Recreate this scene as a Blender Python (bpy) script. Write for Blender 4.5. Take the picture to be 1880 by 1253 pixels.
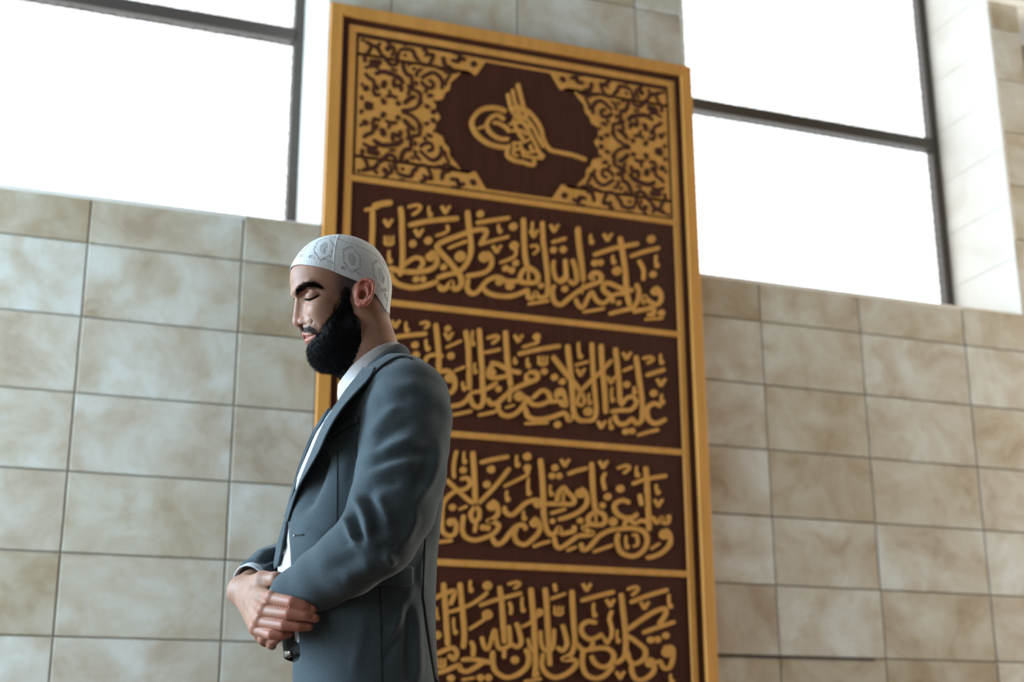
import bpy, bmesh, math, random
import numpy as np
from mathutils import Vector, Matrix
KEYP, WARMP = 340.0, 12.0
random.seed(7); rng = np.random.default_rng(7)
scene = bpy.context.scene
for o in list(bpy.data.objects): bpy.data.objects.remove(o, do_unlink=True)
COL = scene.collection

# ------------------------------------------------------------------ camera
# world: X along the stone wall, Y into the wall (wall face at y=0), Z up, floor z=0
FPX = 2611.0
YAW, PITCH, ROLL = [math.radians(a) for a in (20.4865, 16.8995, -0.2308)]
D, CZ = 5.405, 0.68
CAM = np.array([0.0, -D, CZ])
_cy, _sy, _cp, _sp = math.cos(YAW), math.sin(YAW), math.cos(PITCH), math.sin(PITCH)
_fwd = np.array([_sy*_cp, _cy*_cp, _sp]); _rt = np.array([_cy, -_sy, 0.0]); _up = np.cross(_rt, _fwd)
_cr, _sr = math.cos(ROLL), math.sin(ROLL)
CM = np.array([_cr*_rt+_sr*_up, -_sr*_rt+_cr*_up, _fwd])        # rows: right, up, forward
RH = np.array([_cy, -_sy, 0.0]); FH = np.array([_sy, _cy, 0.0])
cam = bpy.data.cameras.new('camera'); camo = bpy.data.objects.new('camera', cam); COL.objects.link(camo)
cam.sensor_width = 36.0; cam.lens = FPX*36.0/1880.0; cam.clip_start = 0.05
m = Matrix.Identity(4)
for i in range(3):
    m[i][0] = CM[0][i]; m[i][1] = CM[1][i]; m[i][2] = -CM[2][i]; m[i][3] = CAM[i]
camo.matrix_world = m
cam.dof.use_dof = True; cam.dof.focus_distance = 2.78; cam.dof.aperture_fstop = 3.4
scene.camera = camo

# ------------------------------------------------------------------ world, lights, exposure
vs = scene.view_settings
vs.view_transform = 'Standard'; vs.look = 'None'; vs.gamma = 1.0; vs.exposure = 0.0; vs.use_curve_mapping = False
world = bpy.data.worlds.new('sky'); scene.world = world; world.use_nodes = True
bg = world.node_tree.nodes['Background']; bg.inputs[0].default_value = (0.95, 0.985, 1.0, 1); bg.inputs[1].default_value = 3.1

def area(name, loc, aim, sx, sy_, power, col, portal=False, spread=180):
    l = bpy.data.lights.new(name, 'AREA'); l.shape = 'RECTANGLE'; l.size = sx; l.size_y = sy_; l.energy = power; l.color = col
    l.spread = math.radians(spread)
    if portal: l.cycles.is_portal = True
    o = bpy.data.objects.new(name, l); COL.objects.link(o); o.location = loc
    o.rotation_euler = (Vector(aim)-Vector(loc)).to_track_quat('-Z', 'Y').to_euler(); return o
# daylight through the two windows of the stone wall (portals of the sky)
area('window_portal', (-0.7, 0.62, 4.2), (-0.7, -1, 4.2), 3.7, 2.6, 10, (1, 1, 1), True)
area('window_portal', (3.81, 0.62, 4.2), (3.81, -1, 4.2), 1.85, 2.6, 10, (1, 1, 1), True)
# daylight through the tall windows of the side wall on the left
for yy, kk in ((-6.0, .02), (-3.6, .07), (-1.2, 1.45)):
    area('unseen_side_daylight', (-3.45, yy, 2.5), (0, yy, 2.3), 1.6, 3.0, KEYP*kk, (0.58, 0.81, 1.0))
# unseen window added far along the right-hand wall, for warm rim light
area('unseen_side_daylight', (8.95, -1.05, 2.5), (0, -1.2, 2.2), 1.7, 3.0, 400.0, (1.0, 0.92, 0.78))
# warm fill lights added overhead to brighten the right-hand side
for xx, yy in ((5.0, -1.9), (6.5, -4.5)):
    area('warm_fill_light', (xx, yy, 4.55), (xx, yy, 0), 1.0, 1.0, WARMP, (1.0, 0.82, 0.60))

# ------------------------------------------------------------------ helpers
def tag(o, label=None, cat=None, group=None, kind=None):
    if label: o['label'] = label
    if cat: o['category'] = cat
    if group: o['group'] = group
    if kind: o['kind'] = kind
    return o
def link(name, me, mats=None, parent=None, loc=None):
    o = bpy.data.objects.new(name, me); COL.objects.link(o)
    if mats is not None:
        for mt in (mats if isinstance(mats, (list, tuple)) else [mats]): me.materials.append(mt)
    if parent is not None: o.parent = parent
    if loc is not None: o.location = loc
    return o
def mesh(name, v, f, smooth=False):
    me = bpy.data.meshes.new(name)
    me.from_pydata([tuple(map(float, a)) for a in v], [], [tuple(map(int, a)) for a in f]); me.update()
    if smooth: me.shade_smooth()
    return me
def np_mesh(name, v, q, smooth=True):
    """fast mesh from numpy verts (n,3) and quads (m,4)"""
    me = bpy.data.meshes.new(name)
    me.vertices.add(len(v)); me.vertices.foreach_set('co', np.asarray(v, np.float32).ravel())
    me.loops.add(q.size); me.loops.foreach_set('vertex_index', np.asarray(q, np.int32).ravel())
    me.polygons.add(len(q)); k = q.shape[1]
    me.polygons.foreach_set('loop_start', np.arange(0, len(q)*k, k, dtype=np.int32))
    me.polygons.foreach_set('loop_total', np.full(len(q), k, np.int32))
    me.update(calc_edges=True); me.validate()
    if smooth: me.shade_smooth()
    return me
def box_mesh(name, x0, x1, y0, y1, z0, z1, bev=0.0):
    bm = bmesh.new(); bmesh.ops.create_cube(bm, size=1.0)
    for v in bm.verts:
        v.co = Vector(((x0+x1)/2+v.co.x*(x1-x0), (y0+y1)/2+v.co.y*(y1-y0), (z0+z1)/2+v.co.z*(z1-z0)))
    if bev: bmesh.ops.bevel(bm, geom=bm.edges[:]+bm.verts[:], offset=bev, segments=1, affect='EDGES')
    me = bpy.data.meshes.new(name); bm.to_mesh(me); bm.free(); return me
def box(name, x0, x1, y0, y1, z0, z1, mat, parent=None, bev=0.0):
    return link(name, box_mesh(name, x0, x1, y0, y1, z0, z1, bev), mat, parent)
def ray(px, py):
    return CM.T @ np.array([(px-940.0)/FPX, -(py-626.5)/FPX, 1.0])
def on_wall(px, py, off=0.0):
    """pixel -> point on the plane y=-off parallel to the wall"""
    d = ray(px, py); t = (D-off)/d[1]; return d[0]*t, CZ+d[2]*t

# ------------------------------------------------------------------ materials
def mat(name, col=(.5, .5, .5), rough=.6, metal=0.0, spec=0.4):
    mt = bpy.data.materials.new(name); mt.use_nodes = True
    b = mt.node_tree.nodes['Principled BSDF']
    b.inputs['Base Color'].default_value = (*col, 1); b.inputs['Roughness'].default_value = rough
    b.inputs['Metallic'].default_value = metal; b.inputs['Specular IOR Level'].default_value = spec
    return mt, mt.node_tree.nodes, mt.node_tree.links, b
def ramp(n, stops):
    r = n.new('ShaderNodeValToRGB'); e = r.color_ramp.elements
    while len(e) < len(stops): e.new(.5)
    for k, (p, c) in enumerate(stops): e[k].position = p; e[k].color = (*c, 1)
    return r
def noise(n, l, scale, detail=4, rough=.55, vec=None, dist=0.0):
    t = n.new('ShaderNodeTexNoise'); t.inputs['Scale'].default_value = scale; t.inputs['Detail'].default_value = detail
    t.inputs['Roughness'].default_value = rough; t.inputs['Distortion'].default_value = dist
    if vec is not None: l.new(vec, t.inputs['Vector'])
    return t
def bump(n, l, b, h, strength, dist=0.002):
    bp = n.new('ShaderNodeBump'); bp.inputs['Strength'].default_value = strength; bp.inputs['Distance'].default_value = dist
    l.new(h, bp.inputs['Height']); l.new(bp.outputs[0], b.inputs['Normal']); return bp

def stone_mat():
    mt, n, l, b = mat('travertine', rough=.62, spec=.25)
    tc = n.new('ShaderNodeTexCoord'); oi = n.new('ShaderNodeObjectInfo')
    add = n.new('ShaderNodeVectorMath'); add.operation = 'MULTIPLY_ADD'
    cmb = n.new('ShaderNodeCombineXYZ')
    for i in range(3): l.new(oi.outputs['Random'], cmb.inputs[i])
    l.new(cmb.outputs[0], add.inputs[0]); add.inputs[1].default_value = (37, 91, 53); l.new(tc.outputs['Object'], add.inputs[2])
    a = noise(n, l, 3.4, 5, .6, add.outputs[0], .6)
    r1 = ramp(n, [(.30, (.40, .32, .235)), (.43, (.50, .44, .35)), (.53, (.56, .53, .455)), (.60, (.60, .59, .53)), (.75, (.67, .675, .65))])
    l.new(a.outputs[0], r1.inputs[0])
    c = noise(n, l, 11, 4, .6, add.outputs[0], .3)
    r2 = ramp(n, [(.30, (.86, .80, .72)), (.5, (1, 1, 1)), (.8, (1.0, 1.0, 1.0))]); l.new(c.outputs[0], r2.inputs[0])
    mx = n.new('ShaderNodeMix'); mx.data_type = 'RGBA'; mx.blend_type = 'MULTIPLY'; mx.inputs[0].default_value = .8
    l.new(r1.outputs[0], mx.inputs[6]); l.new(r2.outputs[0], mx.inputs[7])
    rr = ramp(n, [(0, (.72, .62, .50)), (.12, (.86, .80, .70)), (.35, (.97, .95, .91)), (.7, (1.0, 1.0, 1.0)), (1, (1.08, 1.10, 1.12))]); l.new(oi.outputs['Random'], rr.inputs[0])
    mx2 = n.new('ShaderNodeMix'); mx2.data_type = 'RGBA'; mx2.blend_type = 'MULTIPLY'; mx2.inputs[0].default_value = .9
    l.new(mx.outputs[2], mx2.inputs[6]); l.new(rr.outputs[0], mx2.inputs[7])
    l.new(mx2.outputs[2], b.inputs['Base Color'])
    bump(n, l, b, c.outputs[0], .15, .003); return mt
STONE = stone_mat()
MORTAR, *_ = mat('mortar', (.43, .395, .33), .9)
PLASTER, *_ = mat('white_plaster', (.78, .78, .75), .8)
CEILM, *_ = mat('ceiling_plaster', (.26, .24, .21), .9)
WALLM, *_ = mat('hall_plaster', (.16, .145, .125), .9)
FLOORM, *_ = mat('carpet', (.16, .10, .07), .95)
BRONZE, *_ = mat('bronze_aluminium', (.085, .072, .062), .45, .3)
BEAMM, *_ = mat('brown_beam', (.22, .12, .05), .6)
def marble_mat():
    mt, n, l, b = mat('pale_stone', (.86, .84, .80), .5)
    tc = n.new('ShaderNodeTexCoord')
    a = noise(n, l, 3.0, 5, .6, tc.outputs['Object'], 1.2)
    r = ramp(n, [(.3, (.66, .62, .55)), (.55, (.74, .71, .65)), (.8, (.78, .75, .70))]); l.new(a.outputs[0], r.inputs[0])
    l.new(r.outputs[0], b.inputs['Base Color']); return mt
JAMB = marble_mat()
def wood_mat():
    mt, n, l, b = mat('dark_walnut', rough=.42, spec=.35)
    tc = n.new('ShaderNodeTexCoord'); mp = n.new('ShaderNodeMapping'); mp.inputs['Scale'].default_value = (26, 26, 1.2)
    l.new(tc.outputs['Object'], mp.inputs[0])
    a = noise(n, l, 4.0, 5, .6, mp.outputs[0], .4)
    r = ramp(n, [(.3, (.042, .0098, .0046)), (.55, (.056, .0142, .0066)), (.8, (.072, .020, .009))]); l.new(a.outputs[0], r.inputs[0])
    l.new(r.outputs[0], b.inputs['Base Color']); return mt
WOOD = wood_mat()
def gold_mat():
    mt, n, l, b = mat('satin_gold', rough=.5, spec=.4, metal=.15)
    tc = n.new('ShaderNodeTexCoord'); mp = n.new('ShaderNodeMapping'); mp.inputs['Scale'].default_value = (8, 8, 1.0)
    l.new(tc.outputs['Object'], mp.inputs[0])
    a = noise(n, l, 3.0, 4, .6, mp.outputs[0])
    r = ramp(n, [(.3, (.56, .265, .055)), (.6, (.67, .315, .072)), (.8, (.73, .36, .09))]); l.new(a.outputs[0], r.inputs[0])
    l.new(r.outputs[0], b.inputs['Base Color']); return mt
GOLD = gold_mat()
def glass_mat():
    """clear pane with a faint printed honeycomb"""
    mt = bpy.data.materials.new('patterned_glass'); mt.use_nodes = True; n = mt.node_tree.nodes; l = mt.node_tree.links; n.clear()
    out = n.new('ShaderNodeOutputMaterial'); tr = n.new('ShaderNodeBsdfTransparent'); gl = n.new('ShaderNodeBsdfGlossy')
    gl.inputs['Roughness'].default_value = .05
    tc = n.new('ShaderNodeTexCoord'); mp = n.new('ShaderNodeMapping'); mp.inputs['Scale'].default_value = (20, 0.01, 20)
    l.new(tc.outputs['Object'], mp.inputs[0])
    v = n.new('ShaderNodeTexVoronoi'); v.feature = 'DISTANCE_TO_EDGE'; v.inputs['Scale'].default_value = 1.0; v.inputs['Randomness'].default_value = .35
    l.new(mp.outputs[0], v.inputs['Vector'])
    r = ramp(n, [(.03, (.62, .62, .58)), (.07, (.97, .98, 1.0))]); l.new(v.outputs['Distance'], r.inputs[0])
    l.new(r.outputs[0], tr.inputs[0])
    mx = n.new('ShaderNodeMixShader'); mx.inputs[0].default_value = .03
    l.new(tr.outputs[0], mx.inputs[1]); l.new(gl.outputs[0], mx.inputs[2]); l.new(mx.outputs[0], out.inputs[0]); return mt
GLASS = glass_mat()
# ------------------------------------------------------------------ the hall
def U(x): return x*D                    # wall units (1 = camera distance) to metres
def Z(z): return CZ+z*D
SILL = Z(.4015); CEIL = Z(.90); PL, PR, JR = U(.2175), U(.538), U(.8735)
W3X, W3Z = U(.911), Z(.686)
REC = 0.53                              # depth of the window recess
XL, XR, YB = -3.5, 9.0, -9.5
floor = tag(box('floor', XL, XR, YB, 0.8, -.1, 0, FLOORM), kind='structure')
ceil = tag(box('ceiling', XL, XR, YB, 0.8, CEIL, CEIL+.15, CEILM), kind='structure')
wf = bpy.data.objects.new('wall_front', None); COL.objects.link(wf); tag(wf, kind='structure')
T = 0.012                               # tile thickness, core sits behind
box('wall_core', XL, XR, T, .62, 0, SILL-.02, MORTAR, wf)
box('wall_core', PL+.02, PR-.02, T, .62, SILL-.02, CEIL, MORTAR, wf)
box('wall_core', JR+.02, W3X, T, .62, SILL-.02, CEIL, MORTAR, wf)
box('wall_core', W3X, XR, T, .62, SILL-.02, W3Z, MORTAR, wf); box('wall_core', W3X, XR, T, .62, Z(.727), CEIL, PLASTER, wf)
# reveals and sills in pale stone
for x0, x1 in ((PL, PL+.02), (PR-.02, PR), (JR, JR+.02)):
    zz = SILL; k = 0
    while zz < CEIL-.01:
        z1 = min(zz+.30, CEIL); box('reveal_slab', x0, x1, .0, .62, zz+.001, z1-.001, JAMB, wf, .002); zz = z1
for x0, x1 in ((XL, PL), (PR, JR)):
    box('sill_slab', x0, x1, .0, .62, SILL-.02, SILL, JAMB, wf, .002)
# stone tiles
XJ = [U(a) for a in (-.72, -.61, -.50, -.39, -.28, -.17, -.06, .0497, .16, .27, .38, .49, .5985, .697, .8065, .915, 1.025, 1.135, 1.245, 1.355, 1.46, 1.665)]
ZJ = [0.0]+[Z(.0872+.0555*k) for k in range(-3, 17)]
G = .0034
tile_cache = {}
def tile(x0, x1, z0, z1):
    x0 += G; x1 -= G; z0 += G; z1 -= G
    if x1-x0 < .02 or z1-z0 < .012: return
    key = (round(x1-x0, 3), round(z1-z0, 3))
    if key not in tile_cache:
        me = box_mesh('tile', -key[0]/2, key[0]/2, 0, T+.004, -key[1]/2, key[1]/2, .0022); me.materials.append(STONE); tile_cache[key] = me
    o = bpy.data.objects.new('tile', tile_cache[key]); COL.objects.link(o); o.parent = wf
    o.location = ((x0+x1)/2, random.uniform(-.0008, .0008), (z0+z1)/2)
for i in range(len(ZJ)-1):
    z0, z1 = ZJ[i], min(ZJ[i+1], CEIL)
    if z0 >= CEIL: break
    for j in range(len(XJ)-1):
        x0, x1 = XJ[j], XJ[j+1]
        if z0 < SILL-.02:
            tile(max(x0, XL), min(x1, XR), z0, min(z1, SILL-.0)) if z1 > SILL and not (PL < (x0+x1)/2 < PR) else tile(max(x0, XL), min(x1, XR), z0, z1)
            if z1 > SILL and not (PL < (x0+x1)/2 < PR):
                for a, bb in ((PL, PR), (JR, W3X)):
                    if min(x1, bb)-max(x0, a) > .03: tile(max(x0, a), min(x1, bb), SILL, z1)
        else:
            for a, bb, top in ((PL, PR, CEIL), (JR, W3X, CEIL), (W3X, XR, W3Z)):
                if min(x1, bb)-max(x0, a) > .03 and z0 < top: tile(max(x0, a), min(x1, bb), z0, min(z1, top))
# open dark joint low on the right
box('open_joint', U(.543), U(.686), -.004, .004, Z(.0857), Z(.0876), BRONZE, wf)
# windows: bronze frames and panes
def window(name, x0, x1, open_left):
    w = bpy.data.objects.new(name, None); COL.objects.link(w); w.location = ((x0+x1)/2, REC, SILL); tag(w, kind='structure')
    def bar(nm, a, b_, c, d, y0=REC-.03, y1=REC+.03, m=BRONZE, bev=.004):
        me = box_mesh(nm, a-(x0+x1)/2, b_-(x0+x1)/2, y0-REC, y1-REC, c-SILL, d-SILL, bev); return link(nm, me, m, w)
    zt0, zt1 = CZ+.604*D, CZ+.616*D
    bar('frame_stile', x1-.045, x1, SILL, CEIL); bar('frame_stile', x0, x0+.045, SILL, CEIL)
    bar('frame_rail', x0+.045, x1-.045, SILL, SILL+.03); bar('frame_rail', x0+.045, x1-.045, CEIL-.05, CEIL)
    xs = [x0+.045, x1-.045]
    if open_left:
        xs = [x0+.045, (x0+x1)/2, x1-.045]; bar('mullion', xs[1]-.02, xs[1]+.02, SILL, CEIL)
    for a, b_ in zip(xs[:-1], xs[1:]):
        bar('transom', a, b_, zt0, zt1, REC-.04, REC+.03)
        bar('pane', a, b_, SILL+.03, zt0, REC-.003, REC+.003, GLASS, 0); bar('pane', a, b_, zt1, CEIL-.05, REC-.003, REC+.003, GLASS, 0)
    return w
window('window_1', -2.6, PL, True); window('window_2', PR, JR, False)
w3 = box('window_3', W3X, XR, .40, .41, W3Z, Z(.727), GLASS); tag(w3, kind='structure')
tag(box('wall_front_end', XL, -2.6, 0, .8, SILL, CEIL, PLASTER), kind='structure')
# soffit trim and beam over the windows
tag(box('trim_1', JR, XR, -.06, 0.0, Z(.727)-.0, Z(.727)+.035, PLASTER), kind='structure')
tag(box('trim_2', JR, XR, -.12, -.06, Z(.727)+.02, Z(.727)+.25, BEAMM), kind='structure')
# the unseen sides of the hall
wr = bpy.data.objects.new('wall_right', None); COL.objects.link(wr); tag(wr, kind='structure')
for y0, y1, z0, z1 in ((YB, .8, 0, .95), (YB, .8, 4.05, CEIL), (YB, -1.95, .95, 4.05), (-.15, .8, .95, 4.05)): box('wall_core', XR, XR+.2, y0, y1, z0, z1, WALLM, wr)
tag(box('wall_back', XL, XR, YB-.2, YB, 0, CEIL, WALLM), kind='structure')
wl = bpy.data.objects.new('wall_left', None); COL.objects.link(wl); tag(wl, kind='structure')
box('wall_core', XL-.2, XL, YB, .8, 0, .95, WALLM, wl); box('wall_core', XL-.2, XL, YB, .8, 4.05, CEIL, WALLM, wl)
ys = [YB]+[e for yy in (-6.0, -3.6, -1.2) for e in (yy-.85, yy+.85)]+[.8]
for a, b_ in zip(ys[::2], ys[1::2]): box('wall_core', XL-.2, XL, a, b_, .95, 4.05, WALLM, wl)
# ------------------------------------------------------------------ calligraphy panel
POFF = 0.055                            # board face stands this far off the stone
DP = D-POFF
def PX(x): return x*DP
def PZ(z): return CZ+z*DP
panel = bpy.data.objects.new('calligraphy_panel', None); COL.objects.link(panel)
PCX = .3802; Z0P, Z1P = -.055, .592
panel.location = (PX(PCX), 0, PZ(Z0P))
tag(panel, 'tall dark wooden panel with gold frame and gold Arabic calligraphy hung on the stone wall', 'wall panel')
def pbox(name, x0, x1, z0, z1, y0, y1, m, bev=.0015, parent=None):
    cx, cz = PX(PCX), PZ(Z0P)
    return link(name, box_mesh(name, PX(x0)-cx, PX(x1)-cx, y0, y1, PZ(z0)-cz, PZ(z1)-cz, bev), m, panel if parent is None else parent)
XA, XB = .2193, .5411
pbox('board', XA+.001, XB-.001, Z0P+.001, Z1P-.001, -POFF, 0, WOOD)
def ring(name, ins, wd, y, ztop=Z1P, zbot=Z0P):
    a, b_ = XA+ins, XB-ins; t, bt = ztop-ins, zbot+ins
    pbox(name, a, a+wd, bt, t, -POFF-y, -POFF+.002, GOLD); pbox(name, b_-wd, b_, bt, t, -POFF-y, -POFF+.002, GOLD)
    pbox(name, a+wd, b_-wd, t-wd, t, -POFF-y, -POFF+.002, GOLD); pbox(name, a+wd, b_-wd, bt, bt+wd, -POFF-y, -POFF+.002, GOLD)
ring('outer_frame', 0.0, .0098, .018)
ring('inner_frame', .0160, .0056, .006)
IX0, IX1 = XA+.0216, XB-.0216
for zc in (.4435, .3447, .2455, .1482, .0505): pbox('divider', IX0, IX1, zc-.0025, zc+.0025, -POFF-.006, -POFF+.002, GOLD)

# ---- brush strokes: traced outlines raised from the board
def smooth_path(p, step=6.0):
    p = np.array(p, float)
    if len(p) == 2:
        n = max(2, int(np.linalg.norm(p[1]-p[0])/step)+1); return np.linspace(p[0], p[1], n)
    q = np.vstack([2*p[0]-p[1], p, 2*p[-1]-p[-2]]); out = []
    for i in range(1, len(q)-2):
        n = max(2, int(np.linalg.norm(q[i+1]-q[i])/step)); t = np.linspace(0, 1, n, endpoint=False)[:, None]
        a, b_, c, d = q[i-1], q[i], q[i+1], q[i+2]
        out.append(.5*(2*b_+(c-a)*t+(2*a-5*b_+4*c-d)*t*t+(3*b_-a-3*c+d)*t**3))
    return np.vstack(out+[p[-1:]])
class Relief:
    def __init__(s): s.v, s.f, s.k = [], [], 0
    def outline(s, pts, y):
        """pts: polygon in panel metres (x,z), fan from centroid; y height over the board"""
        pass
    def strip(s, L, R, h):
        """two edges (panel metres); top face at height h and side walls down to the board"""
        if s.limit is not None and max(np.max(np.asarray(L)[:, 0]), np.max(np.asarray(R)[:, 0])) > s.limit: return
        n = len(L); o = len(s.v); s.k += 1; h = h+.00004*(s.k % 40)
        for a in L: s.v.append((a[0], -POFF-h, a[1]))
        for a in R: s.v.append((a[0], -POFF-h, a[1]))
        for a in L: s.v.append((a[0], -POFF+.0005, a[1]))
        for a in R: s.v.append((a[0], -POFF+.0005, a[1]))
        for i in range(n-1):
            s.f.append((o+i, o+i+1, o+n+i+1, o+n+i))
            s.f.append((o+2*n+i, o+2*n+i+1, o+i+1, o+i)); s.f.append((o+n+i, o+n+i+1, o+3*n+i+1, o+3*n+i))
        s.f.append((o, o+n, o+3*n, o+2*n)); s.f.append((o+2*n-1, o+n-1, o+3*n-1, o+4*n-1))
    limit = None
    def build(s, name, m):
        c = np.array([PX(PCX), 0, PZ(Z0P)]); me = mesh(name, np.array(s.v)-c, s.f)
        bm = bmesh.new(); bm.from_mesh(me); bmesh.ops.recalc_face_normals(bm, faces=bm.faces[:]); bm.to_mesh(me); bm.free()
        return link(name, me, m, panel)
def to_panel(P, reg):
    ox, oy, sc = reg; return np.array([on_wall(ox+p[0]/sc, oy+p[1]/sc, POFF) for p in P])
def stroke(rel, reg, w, pts, h=.005, w0=.62, w1=.62, xf=None):
    c = smooth_path(pts); n = len(c)
    d = np.gradient(c, axis=0); d /= np.linalg.norm(d, axis=1)[:, None]+1e-9; nn = np.stack([-d[:, 1], d[:, 0]], 1)
    s = np.r_[0, np.cumsum(np.linalg.norm(np.diff(c, axis=0), axis=1))]; L = s[-1]
    r = np.full(n, w/2.0)
    e = min(w*.7, L*.3)+1e-6
    r *= np.minimum(1, w0+(1-w0)*np.sqrt(np.clip(s/e, 0, 1)))*np.minimum(1, w1+(1-w1)*np.sqrt(np.clip((L-s)/e, 0, 1)))
    A, B = to_panel(c+nn*r[:, None], reg), to_panel(c-nn*r[:, None], reg)
    if xf: A, B = xf(A), xf(B)
    rel.strip(A, B, h)
def blob(rel, reg, r, x, y, h=.005, xf=None, squash=1.0):
    t = np.linspace(-1, 1, 9); hw = np.sqrt(np.clip(1-t*t, .06, 1))
    A = to_panel([(x+r*a, y-r*squash*b_) for a, b_ in zip(t, hw)], reg); B = to_panel([(x+r*a, y+r*squash*b_) for a, b_ in zip(t, hw)], reg)
    if xf: A, B = xf(A), xf(B)
    rel.strip(A, B, h)
def draw(rel, reg, text, h=.005, xf=None):
    """strokes 'width x,y x,y ..' ; d r x,y dot ; v x,y heart ; i x,y x,y drop ; w x,y three-toothed mark"""
    for item in text.replace('\n', ' ').split(';'):
        a = item.split()
        if not a: continue
        P = [tuple(float(c) for c in s.split(',')) for s in a if ',' in s]
        if a[0] == 'd': blob(rel, reg, float(a[1]), *P[0], h, xf)
        elif a[0] == 'v':
            x, y = P[0]; stroke(rel, reg, 38, [(x-50, y-42), (x-28, y-12), (x+2, y+46)], h, .8, .5, xf); stroke(rel, reg, 38, [(x+52, y-42), (x+26, y-12), (x-2, y+46)], h, .8, .5, xf)
        elif a[0] == 'i':
            (x0, y0), (x1, y1) = P; stroke(rel, reg, 30, [(x0, y0), ((x0+x1)/2-8, (y0+y1)/2), (x1-4, y1-8)], h, .3, 1, xf); blob(rel, reg, 27, x1+2, y1-18, h, xf, 1.15)
        elif a[0] == 'w':
            x, y = P[0]
            for k in (-48, 0, 48): stroke(rel, reg, 27, [(x+k, y-50), (x+k*.8, y+25)], h, .6, .8, xf)
            stroke(rel, reg, 36, [(x-56, y+10), (x-25, y+46), (x+25, y+46), (x+56, y+10)], h, .6, .6, xf)
        else: stroke(rel, reg, float(a[0])*WSC, P, h, xf=xf)
S = 1253/200.0; WSC = .88
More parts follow.
